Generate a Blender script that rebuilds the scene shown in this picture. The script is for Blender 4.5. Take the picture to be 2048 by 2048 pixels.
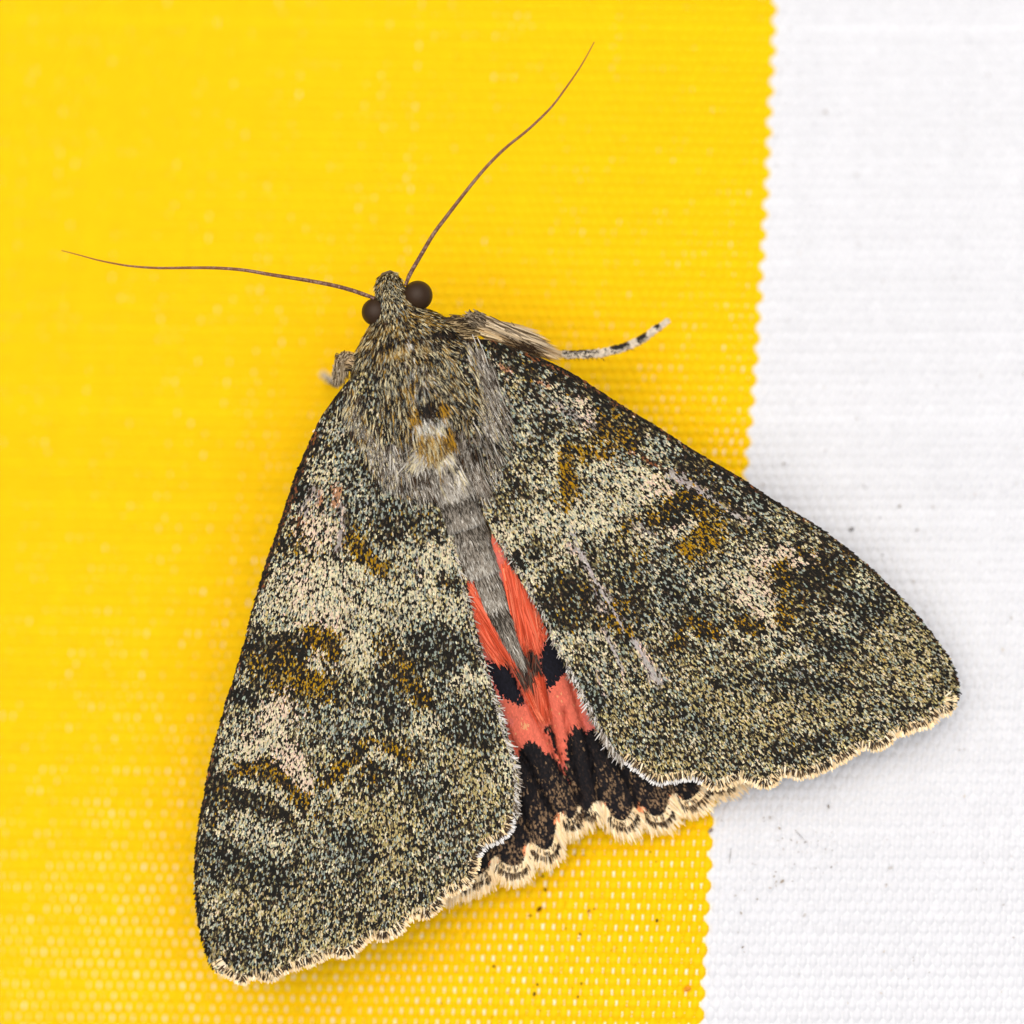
import bpy, math, random
import numpy as np
from mathutils import Vector, geometry

for o in list(bpy.data.objects): bpy.data.objects.remove(o)
rng = np.random.default_rng(11); random.seed(5)
scene = bpy.context.scene
col = scene.collection

# ---------------------------------------------------------------- camera, world, sun, exposure
# real size: the moth is about 4 cm long, the picture 6 cm wide
MM = 0.001
S = 0.060 / 2048            # metres for one photo pixel in the focus plane
FOC = 0.100                 # 100 mm macro lens
DIST = FOC * 0.060 / 0.036  # lens to focus plane
ZF = 2.2 * MM               # height of the focus plane
ZC = ZF + DIST
cam_d = bpy.data.cameras.new('camera'); cam = bpy.data.objects.new('camera', cam_d); col.objects.link(cam)
cam.location = (0, 0, ZC); cam_d.lens = 100; cam_d.sensor_width = 36; cam_d.sensor_height = 36
cam_d.clip_start = 0.01; cam_d.clip_end = 20
cam_d.dof.use_dof = True; cam_d.dof.focus_distance = DIST; cam_d.dof.aperture_fstop = 12.5
scene.camera = cam

SUN_EL, SUN_AZ = math.radians(78), math.radians(-25)     # azimuth measured from +Y towards +X
w = bpy.data.worlds.new('World'); scene.world = w; w.use_nodes = True
nt = w.node_tree; nt.nodes.clear()
out = nt.nodes.new('ShaderNodeOutputWorld'); bg = nt.nodes.new('ShaderNodeBackground'); sky = nt.nodes.new('ShaderNodeTexSky')
sky.sky_type = 'NISHITA'; sky.sun_disc = False; sky.sun_elevation = SUN_EL; sky.sun_rotation = SUN_AZ
sky.air_density = 1.0; sky.dust_density = 4.0; sky.ozone_density = 1.0
bg.inputs['Strength'].default_value = 0.06
nt.links.new(sky.outputs[0], bg.inputs[0]); nt.links.new(bg.outputs[0], out.inputs[0])
sun_d = bpy.data.lights.new('sun', 'SUN'); sun_d.energy = 1.5; sun_d.angle = math.radians(85); sun_d.color = (1.0, 0.945, 0.875)
sun = bpy.data.objects.new('sun', sun_d); col.objects.link(sun)
sd = Vector((math.sin(SUN_AZ) * math.cos(SUN_EL), math.cos(SUN_AZ) * math.cos(SUN_EL), math.sin(SUN_EL)))
sun.rotation_euler = sd.to_track_quat('Z', 'Y').to_euler(); sun.location = sd * 0.5
vs = scene.view_settings
vs.view_transform = 'Standard'; vs.look = 'None'; vs.gamma = 1; vs.use_curve_mapping = False; vs.exposure = 0.78
scene.render.engine = 'CYCLES'

# ---------------------------------------------------------------- helpers
def lin(c):
    c = np.asarray(c, float) / 255.0
    return np.where(c <= 0.04045, c / 12.92, ((c + 0.055) / 1.055) ** 2.4)

def P(u, v, z):
    """photo pixel + height (m) -> world"""
    u = np.asarray(u, float); v = np.asarray(v, float); z = np.broadcast_to(np.asarray(z, float), u.shape)
    k = (ZC - z) / DIST * S
    return np.stack([(u - 1024) * k, -(v - 1024) * k, z], -1)

REG = dict(A=(600, 500, 500), B=(380, 700, 680), C=(360, 1300, 700), D=(940, 650, 600), E=(1340, 900, 620),
           F=(1240, 1500, 400), G=(880, 1080, 600), H=(900, 1380, 540), I=(900, 580, 460), J=(620, 660, 140),
           K=(1040, 850, 400), U=(360, 760, 1239.6), V=(900, 620, 1840), L=(860, 1700, 580), N=(0, 0, 1932))
def R(reg, pts):
    x0, y0, s = REG[reg]; s = s / 1932
    return [(x0 + x * s, y0 + y * s) for x, y in pts]

def smooth(pts, n=6):
    """Catmull-Rom through points"""
    p = np.array(pts, float); q = np.vstack([2 * p[0] - p[1], p, 2 * p[-1] - p[-2]]); o = []
    for i in range(1, len(q) - 2):
        for t in np.arange(n) / n:
            a, b, c, d = q[i - 1], q[i], q[i + 1], q[i + 2]
            o.append(0.5 * (2 * b + (c - a) * t + (2 * a - 5 * b + 4 * c - d) * t * t + (3 * b - a - 3 * c + d) * t ** 3))
    o.append(p[-1]); return np.array(o)

def resample(poly, step):
    poly = np.asarray(poly, float); d = np.r_[0, np.cumsum(np.linalg.norm(np.diff(poly, axis=0), axis=1))]
    n = max(2, int(d[-1] / step) + 1); t = np.linspace(0, d[-1], n)
    return np.stack([np.interp(t, d, poly[:, k]) for k in range(poly.shape[1])], -1)

def inside(u, v, poly):
    poly = np.asarray(poly); r = np.zeros(len(u), bool); j = len(poly) - 1
    for i in range(len(poly)):
        x1, y1 = poly[i]; x2, y2 = poly[j]
        if y1 != y2:
            r ^= ((y1 > v) != (y2 > v)) & (u < (x2 - x1) * (v - y1) / (y2 - y1) + x1)
        j = i
    return r

def pdist(u, v, line):
    line = np.asarray(line, float)
    if len(line) == 1: return np.hypot(u - line[0, 0], v - line[0, 1])
    best = np.full(np.shape(u), 1e9)
    for a, b in zip(line[:-1], line[1:]):
        ab = b - a; L2 = max(1e-9, ab @ ab)
        t = np.clip(((u - a[0]) * ab[0] + (v - a[1]) * ab[1]) / L2, 0, 1)
        best = np.minimum(best, np.hypot(u - a[0] - t * ab[0], v - a[1] - t * ab[1]))
    return best

NZ = {}
def vnoise(u, v, cell, seed=0):
    """smooth value noise 0..1"""
    if seed not in NZ: NZ[seed] = np.random.default_rng(1000 + seed).random((256, 256))
    g = NZ[seed]; x = np.asarray(u) / cell; y = np.asarray(v) / cell
    i = np.floor(x).astype(int); j = np.floor(y).astype(int); fx = x - i; fy = y - j
    fx = fx * fx * (3 - 2 * fx); fy = fy * fy * (3 - 2 * fy)
    a = g[i % 256, j % 256]; b = g[(i + 1) % 256, j % 256]; c = g[i % 256, (j + 1) % 256]; d = g[(i + 1) % 256, (j + 1) % 256]
    return (a * (1 - fx) + b * fx) * (1 - fy) + (c * (1 - fx) + d * fx) * fy

def worley(a, b, ca, cb, seed):
    """distance to the nearest of scattered spot centres: small spots, closer than they are wide"""
    g = np.random.default_rng(7000 + seed).random((256, 256, 3)); x = a / ca; y = b / cb; i = np.floor(x).astype(int); j = np.floor(y).astype(int); best = np.full(np.shape(a), 9.)
    for di in (-1, 0, 1):
        for dj in (-1, 0, 1):
            h = g[(i + di) % 256, (j + dj) % 256]
            best = np.minimum(best, np.hypot(x - i - di - .1 - .8 * h[..., 0], y - j - dj - .1 - .8 * h[..., 1]) + .25 * h[..., 2])
    return best

def unit(a): return a / np.maximum(1e-12, np.linalg.norm(a, axis=-1, keepdims=True))
def sstep(a, b, x):
    t = np.clip((x - a) / (b - a), 0, 1); return t * t * (3 - 2 * t)

def mesh_obj(name, verts, faces, mat, parent=None, colors=None, origin=(0, 0, 0), smooth_sh=False):
    """verts (n,3) world, faces (m,k) all of one size"""
    verts = np.asarray(verts, float) - np.asarray(origin, float); faces = np.asarray(faces, np.int32)
    me = bpy.data.meshes.new(name); me.vertices.add(len(verts)); me.vertices.foreach_set('co', verts.astype(np.float32).ravel())
    k = faces.shape[1]; me.loops.add(faces.size); me.loops.foreach_set('vertex_index', faces.ravel())
    me.polygons.add(len(faces)); me.polygons.foreach_set('loop_start', np.arange(0, faces.size, k, dtype=np.int32))
    me.polygons.foreach_set('use_smooth', np.full(len(faces), smooth_sh, bool))
    me.update(calc_edges=True); me.validate()
    if colors is not None:
        c = np.ones((len(verts), 4), np.float32); c[:, :3] = colors
        me.attributes.new('Col', 'FLOAT_COLOR', 'POINT').data.foreach_set('color', c.ravel())
    me.materials.append(mat)
    o = bpy.data.objects.new(name, me); col.objects.link(o)
    if parent is not None: o.parent = parent
    return o

def blades(root, dirs, nor, length, width, colors, lift=0.0, droop=0.0, prof=(0.7, 1.0, 0.85, 0.1), tipcol=None):
    """hairs and scales: tapering strips of real size lying along dirs, bowed along nor"""
    n = len(root); k = len(prof); nor = unit(nor - (nor * dirs).sum(-1, keepdims=True) * dirs); side = np.cross(dirs, nor)
    length = np.broadcast_to(length, n)[:, None]; width = np.broadcast_to(width, n)[:, None]
    lift = np.broadcast_to(lift, n)[:, None]; droop = np.broadcast_to(droop, n)[:, None]
    V = np.empty((n, k, 2, 3)); C = np.empty((n, k, 2, 3))
    for i, pw in enumerate(prof):
        t = i / (k - 1); c = root + dirs * length * t + nor * (lift * t - droop * t * t)
        V[:, i, 0] = c - side * width * pw * 0.5; V[:, i, 1] = c + side * width * pw * 0.5
        cc = colors if tipcol is None else colors * (1 - t) + tipcol * t
        C[:, i, 0] = cc; C[:, i, 1] = cc
    base = np.arange(n)[:, None] * (2 * k) + (np.arange(k - 1) * 2)[None, :]
    f = np.stack([base, base + 1, base + 3, base + 2], -1).reshape(-1, 4)
    return V.reshape(-1, 3), f, C.reshape(-1, 3)

def tag(o, label=None, cat=None, group=None, kind=None):
    if label: o['label'] = label
    if cat: o['category'] = cat
    if group: o['group'] = group
    if kind: o['kind'] = kind
    return o

def material(name, rough=0.6, spec=0.3, base=None, bump=None, sheen=0.0, vary=0.0, vary_scale=4000.0, trans=0.0):
    m = bpy.data.materials.new(name); m.use_nodes = True; t = m.node_tree; b = t.nodes['Principled BSDF']
    b.inputs['Roughness'].default_value = rough; b.inputs['Specular IOR Level'].default_value = spec
    b.inputs['Sheen Weight'].default_value = sheen
    if base is None:
        a = t.nodes.new('ShaderNodeAttribute'); a.attribute_name = 'Col'; src = a.outputs['Color']
    else:
        r = t.nodes.new('ShaderNodeRGB'); r.outputs[0].default_value = (*base, 1); src = r.outputs[0]
    tc = t.nodes.new('ShaderNodeTexCoord')
    if vary:
        nz = t.nodes.new('ShaderNodeTexNoise'); nz.inputs['Scale'].default_value = vary_scale; nz.inputs['Detail'].default_value = 3
        t.links.new(tc.outputs['Object'], nz.inputs['Vector'])
        mr = t.nodes.new('ShaderNodeMapRange'); mr.inputs['To Min'].default_value = 1 - vary; mr.inputs['To Max'].default_value = 1 + vary * 0.4
        t.links.new(nz.outputs[0], mr.inputs[0])
        mx = t.nodes.new('ShaderNodeVectorMath'); mx.operation = 'MULTIPLY'
        t.links.new(src, mx.inputs[0]); t.links.new(mr.outputs[0], mx.inputs[1]); src = mx.outputs[0]
    t.links.new(src, b.inputs['Base Color'])
    if bump:
        nz = t.nodes.new('ShaderNodeTexNoise'); nz.inputs['Scale'].default_value = bump[0]
        t.links.new(tc.outputs['Object'], nz.inputs['Vector'])
        bp = t.nodes.new('ShaderNodeBump'); bp.inputs['Strength'].default_value = bump[1]; bp.inputs['Distance'].default_value = bump[2]
        t.links.new(nz.outputs[0], bp.inputs['Height']); t.links.new(bp.outputs[0], b.inputs['Normal'])
    return m

M_scale = material('wing_scales', 0.6, 0.08)
M_hair = material('hair', 0.5, 0.12)
M_membrane = material('wing_membrane', 0.7, 0.2, lin((58, 50, 38)), vary=0.4, vary_scale=3000)
M_skin = material('cuticle', 0.6, 0.3, lin((104, 92, 74)), vary=0.3)
M_chitin = material('chitin', 0.4, 0.4)
M_thread = material('woven_thread', 0.7, 0.12, vary=0.05, vary_scale=9000, bump=(16000, 0.25, 0.00003))
M_dirt = material('dirt', 0.9, 0.1)

# ---------------------------------------------------------------- cloth
def zfab(u, v):
    """height of the slanting, slightly bellied cloth (m) at a photo pixel"""
    x = (1300 - np.asarray(u, float)); y = (1780 - np.asarray(v, float))
    sx = 120 * np.logaddexp(0, x / 120); sy = 150 * np.logaddexp(0, y / 150)
    return MM * (-0.15 - 0.0066 * sx - 0.0048 * sy)

def edge(v):   # border line between the yellow and the white stripe
    return np.interp(v, [-700, 0, 509, 742, 954, 1632, 2048, 2700], [1610, 1551, 1527, 1511, 1491, 1427, 1404, 1370])

def rows(jj):  # photo v of weft row jj (jj continuous), pitch grows towards the camera
    return 20.3 * jj + 0.00665 * jj * jj
def skew(u): return 0.014 * (np.minimum(u, 1500) - 1500)

PITCH = 10.32
A_WAVE = 6.2
cloth_v = []
# backing sheet under the threads, far larger than the picture
n = 121; gu, gv = np.meshgrid(np.linspace(-2600, 4600, n), np.linspace(-2600, 4600, n))
zb = zfab(gu, gv) - 0.42 * MM
Vb = P(gu.ravel(), gv.ravel(), zb.ravel()); idx = np.arange(n * n).reshape(n, n)
Fb = np.stack([idx[:-1, :-1], idx[1:, :-1], idx[1:, 1:], idx[:-1, 1:]], -1).reshape(-1, 4)
YEL = np.array([0.92, 0.575, 0.002]); WHI = np.array([0.74, 0.745, 0.745])
cb = np.where((gu.ravel() < edge(gv.ravel()))[:, None], YEL, WHI)
cloth = mesh_obj('cloth', Vb, Fb, M_thread, None, cb, smooth_sh=True); cloth['kind'] = 'structure'

J0, J1 = -34, 124
SAMP = 4
def warp_threads(i0, i1, colour, name, relief):
    ii = np.arange(i0, i1); ni = len(ii); rr = np.arange(J0 * SAMP, J1 * SAMP + 1) / SAMP; nr = len(rr)
    I, RR = np.meshgrid(ii, rr, indexing='ij')
    v0 = rows(RR); pit = PITCH * (0.985 + 0.03 * v0 / 2048)
    jit = rng.normal(0, 0.5, (ni, 1)) + rng.normal(0, 0.35, (ni, nr)) + 2.4 * (vnoise(I * 10.3, v0, 120, 501) - .5)
    u = edge(v0) + (I + 0.5) * pit + jit; v = v0 + skew(u)
    c = np.cos(np.pi * (RR + I))                                     # +1 over the weft, -1 under
    fl = (np.floor((RR + I + 1) / 2)).astype(int)                     # number of the float
    hw = rng.normal(0, 1, (ni, 80)); lane = hw[np.arange(ni)[:, None], np.mod(fl, 80)]
    half = np.minimum(12.2, 7.7 + 2.25 * c + (0.8 * lane + 2.3 * sstep(250, 1250, (1300 - u) * .6 + (1780 - v) * .75)) * (c > 0))                      # the thread spreads where it floats
    top = A_WAVE * c
    K = 5; V = np.empty((ni, nr, K, 3))
    for k in range(K):
        a = math.pi * (k / (K - 1)); x = -math.cos(a); hgt = math.sin(a)
        uu = u + half * x
        V[:, :, k] = P(uu, v, zfab(u, v) + (top + 4.6 * hgt ** 0.8 - 4.0 * (1 - hgt)) * relief * S)
    C = np.empty((ni, nr, K, 3)); C[:] = colour
    rowv = np.random.default_rng(77).normal(0, 0.012, 400)[(np.floor(rr + .5).astype(int) + 60)][None, :, None, None]
    C *= (1 + rng.normal(0, 0.008, (ni, 1, 1, 1))) * (1 + rng.normal(0, 0.02, (ni, nr, 1, 1))) * (1 + rowv)
    b = (np.arange(ni)[:, None, None] * nr + np.arange(nr - 1)[None, :, None]) * K + np.arange(K - 1)[None, None, :]
    f = np.stack([b, b + K, b + K + 1, b + 1], -1).reshape(-1, 4)
    o = mesh_obj(name, V.reshape(-1, 3), f, M_thread, cloth, np.clip(C.reshape(-1, 3), 0, 0.95), smooth_sh=True)
    o['kind'] = 'stuff'; return o
tag(warp_threads(-186, 0, YEL, 'yellow_threads', .80), 'yellow warp threads of the woven cloth')
tag(warp_threads(0, 80, WHI, 'white_threads', .50), 'white warp threads of the woven cloth')
def weft_threads():
    jj = np.arange(J0, J1); uu = np.arange(-420, 2400, 9.0); J, U = np.meshgrid(jj, uu, indexing='ij')
    Vv = rows(J) + skew(U) + rng.normal(0, 0.25, J.shape); K = 4; V = np.empty((*J.shape, K, 3))
    for k in range(K):
        a = math.pi * k / (K - 1)
        vv = Vv - 7.2 * math.cos(a)
        V[:, :, k] = P(U, vv, zfab(U, Vv) + (-3.2 + 6.6 * math.sin(a)) * np.where(U > edge(Vv), .50, .80) * S)
    n0, n1 = J.shape
    b = (np.arange(n0)[:, None, None] * n1 + np.arange(n1 - 1)[None, :, None]) * K + np.arange(K - 1)[None, None, :]
    f = np.stack([b, b + 1, b + K + 1, b + K], -1).reshape(-1, 4)
    C = np.empty((n0, n1, K, 3)); C[:] = np.array([0.88, 0.80, 0.58]) * (1 + rng.normal(0, 0.05, (n0, n1, 1, 1)))
    right = (U > edge(Vv))[:, :, None, None]
    C = np.where(right, WHI, C)
    o = mesh_obj('weft_threads', V.reshape(-1, 3), f, M_thread, cloth, np.clip(C.reshape(-1, 3), 0, 0.95), smooth_sh=True)
    o['kind'] = 'stuff'; tag(o, 'pale weft threads showing between the warp threads'); return o
weft_threads()

# ---------------------------------------------------------------- moth: shared frame
A0 = np.array([772., 541.]); AX = unit(np.array([270., 787.])); PX = np.array([AX[1], -AX[0]])   # body axis, right-hand side
def along(u, v): return (np.asarray(u) - A0[0]) * AX[0] + (np.asarray(v) - A0[1]) * AX[1]
def across(u, v): return (np.asarray(u) - A0[0]) * PX[0] + (np.asarray(v) - A0[1]) * PX[1]

O = P(880., 900., float(zfab(880., 900.)))
moth = bpy.data.objects.new('moth', None); col.objects.link(moth); moth.location = O; moth.empty_display_size = 0.01
tag(moth, 'grey brown mottled moth with red and black hind wings resting on striped cloth', 'moth')

def part(name, V, F, mat, parent=moth, colors=None, sm=False, kind=None, label=None):
    o = mesh_obj(name, V, F, mat, parent, colors, O, sm)
    if kind: o['kind'] = kind
    if label: o['label'] = label
    return o

class Bag:
    def __init__(s): s.V = []; s.F = []; s.C = []; s.n = 0
    def add(s, V, F, C):
        s.V.append(V); s.F.append(np.asarray(F) + s.n); s.C.append(C); s.n += len(V)
    def get(s): return np.vstack(s.V), np.vstack(s.F), np.vstack(s.C)

# ---------------------------------------------------------------- scale colours
PAL = ['black', 'brown', 'cream', 'blue', 'yellow', 'ochre', 'pink', 'lilac', 'tan', 'rust', 'olive', 'ash']
PC = np.array([lin(c) for c in [(28, 26, 21), (62, 48, 34), (214, 202, 164), (148, 156, 142), (178, 160, 104),
                                (162, 122, 10), (222, 196, 168), (152, 142, 132), (172, 124, 88), (128, 76, 44), (104, 95, 66), (178, 170, 162)]])
def mix(**k):
    a = np.zeros(len(PAL))
    for q, x in k.items(): a[PAL.index(q)] = x
    return a / a.sum()
MIX = dict(
    base=mix(black=.42, brown=.13, cream=.10, blue=.12, yellow=.11, olive=.12),
    D=mix(black=.66, brown=.15, blue=.05, yellow=.03, ochre=.02, olive=.09),
    K=mix(black=.86, brown=.08, blue=.06),
    N=mix(black=.68, brown=.05, blue=.15, yellow=.02, olive=.10),
    L=mix(black=.29, brown=.07, cream=.40, blue=.17, yellow=.07),
    W=mix(black=.21, brown=.06, cream=.56, blue=.13, yellow=.04),
    Q=mix(black=.24, brown=.10, cream=.22, pink=.44),
    O=mix(black=.45, brown=.12, ochre=.34, yellow=.05, olive=.04),
    X=mix(black=.58, brown=.13, ochre=.20, yellow=.04, olive=.05),
    Y=mix(black=.36, brown=.08, yellow=.30, cream=.12, blue=.06, olive=.08),
    B=mix(black=.44, brown=.08, blue=.28, cream=.12, olive=.08),
    T=mix(tan=.80, brown=.12, pink=.08),
    G=mix(lilac=.74, brown=.12, black=.06, pink=.08),
    S=mix(ash=.85, lilac=.15),
    R=mix(rust=.62, brown=.30, black=.08),
    E=mix(black=.50, brown=.40, rust=.10))

def pick_colours(u, v, strokes, direction, seed, extra=None):
    n = len(u); m = np.tile(MIX['base'], (n, 1))
    du = (vnoise(u, v, 26, seed) - .5) * 14 + (vnoise(u, v, 9, seed + 1) - .5) * 10
    dv = (vnoise(u, v, 26, seed + 2) - .5) * 14 + (vnoise(u, v, 9, seed + 3) - .5) * 10
    mot = vnoise(u, v, 34, seed + 11) * .6 + vnoise(u, v, 15, seed + 12) * .4 - .5      # natural mottling
    wd_ = np.clip(mot * 1.2 - .05, 0, .42)[:, None]; m = m * (1 - wd_) + MIX['D'] * wd_
    wl_ = np.clip(-mot * 1.0 - .08, 0, .32)[:, None]; m = m * (1 - wl_) + MIX['L'] * wl_
    for typ, reg, pts, r, st in strokes:
        line = np.array(R(reg, pts)); rr = r * REG[reg][2] / 1932
        f = 0.25 if typ in 'TGRS' else (.6 if r < 32 else 1.0)
        d = pdist(u + du * f, v + dv * f, line); wgt = (min(1., st * 1.3) * np.exp(-(d / (rr * 1.18)) ** 2.6))[:, None]
        m = m * (1 - wgt) + MIX[typ] * wgt
    if extra is not None: m = extra(m)
    # spots run together along the scale rows
    a = u * direction[:, 0] + v * direction[:, 1]; b = -u * direction[:, 1] + v * direction[:, 0]
    a0, b0 = u * .55 + v * .83, -u * .83 + v * .55
    f = worley(a, b, 7.8, 5.7, seed + 5) * .72 + vnoise(b, a * .66, 4.0, seed + 6) * .24 + rng.random(n) * .20
    q = np.empty(n); q[np.argsort(f)] = (np.arange(n) + .5) / n          # black from the low end
    cum = np.cumsum(m[:, :2], axis=1); dark = q < cum[:, 1]
    ch = np.where(q < cum[:, 0], 0, 1)
    mm = m[:, 2:] / np.maximum(1e-6, m[:, 2:].sum(1, keepdims=True)); cc = np.cumsum(mm, 1)
    f2 = vnoise(b, a * .5, 7, seed + 8) * .35 + rng.random(n) * .65; q2 = np.empty(n); q2[np.argsort(f2)] = (np.arange(n) + .5) / n
    ch2 = 2 + (q2[:, None] > cc).sum(1).clip(0, len(PAL) - 3)
    ci = np.where(dark, ch, ch2); c = PC[ci]
    return c * np.exp(rng.normal(0, 0.16, (n, 1))) * (1 + rng.normal(0, 0.04, (n, 3))), ci

# ---------------------------------------------------------------- fore wings
costaL = R('B', [(860, 220), (800, 300), (740, 390), (680, 520), (620, 660), (570, 800), (520, 960), (470, 1100), (420, 1250), (370, 1420), (320, 1620), (280, 1760)]) + \
    R('C', [(300, 150), (250, 300), (210, 450), (165, 620), (135, 790), (105, 950), (86, 1120), (83, 1300), (95, 1450), (120, 1580), (150, 1680), (172, 1738)])
termL = R('C', [(172, 1738), (210, 1790), (280, 1828), (345, 1858), (400, 1828), (460, 1838), (525, 1838), (580, 1800), (640, 1775), (700, 1758), (760, 1740), (830, 1702), (890, 1708), (950, 1700), (1000, 1660), (1060, 1606), (1105, 1612),
                (1150, 1610), (1230, 1570), (1262, 1520), (1300, 1490), (1340, 1495), (1380, 1488), (1440, 1440), (1480, 1372), (1520, 1355), (1570, 1330), (1620, 1290), (1643, 1240), (1660, 1180),
                (1690, 1108), (1735, 1085), (1790, 1056), (1840, 1005), (1862, 910)])
innL = R('C', [(1862, 910), (1868, 800), (1865, 690), (1840, 560), (1802, 450), (1762, 300)]) + R('B', [(1700, 1850), (1640, 1640), (1590, 1440), (1560, 1280), (1522, 1150), (1500, 1050), (1480, 960), (1450, 900)])
baseL = [(868, 960), (850, 880), (810, 800), (745, 745), (705, 755), (683, 777)]
costaR = R('D', [(30, 90), (150, 100), (340, 172), (480, 222), (660, 312), (830, 420), (1000, 530), (1200, 650), (1400, 780), (1600, 900), (1770, 1000)]) + \
    R('E', [(600, 282), (750, 372), (900, 462), (1050, 570), (1200, 690), (1330, 810), (1450, 930), (1550, 1040), (1640, 1160), (1720, 1270), (1770, 1370), (1796, 1470), (1792, 1540)])
termR = R('E', [(1792, 1540), (1785, 1600), (1745, 1655), (1690, 1672), (1640, 1722), (1570, 1752), (1510, 1770), (1480, 1785), (1430, 1792), (1400, 1825), (1370, 1850), (1330, 1875), (1285, 1886), (1240, 1878), (1195, 1882), (1130, 1932)]) + \
    [(1670, 1537)] + R('F', [(1932, 246), (1800, 282), (1690, 292), (1620, 268), (1565, 290), (1525, 345), (1460, 378), (1400, 388), (1340, 380), (1280, 355), (1180, 318), (1080, 358), (960, 400), (900, 405), (835, 392), (760, 330), (700, 312), (650, 310), (520, 330), (420, 350), (340, 345), (220, 280), (120, 200), (0, 110)])
innR = R('G', [(1160, 1430), (1080, 1335), (1010, 1215), (960, 1110), (900, 1000), (850, 900), (790, 780), (740, 680), (690, 570), (620, 430), (560, 320), (490, 210), (420, 90)]) + R('D', [(210, 1440), (150, 1340), (100, 1240)])
baseR = [(940, 970), (920, 880), (908, 780), (920, 705), (949, 678)]

veinsL = [R('B', [(900, 700), (850, 1100), (880, 1500)]), R('B', [(1000, 700), (1080, 1200), (1150, 1500)]),
          [(690, 1230), (600, 1480), (505, 1960)], [(690, 1230), (640, 1500), (570, 1950)], [(690, 1230), (680, 1500), (655, 1915)], [(690, 1230), (725, 1500), (735, 1885)],
          [(785, 1230), (800, 1500), (825, 1840)], [(785, 1230), (850, 1480), (895, 1795)], [(785, 1230), (880, 1450), (962, 1720)], [(785, 1230), (900, 1400), (1020, 1600)]]
def mirror(p):   # over the body axis
    p = np.asarray(p, float); a = along(p[:, 0], p[:, 1]); c = across(p[:, 0], p[:, 1]); return A0 + a[:, None] * AX - c[:, None] * PX
veinsR = [mirror(x) for x in veinsL]

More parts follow.
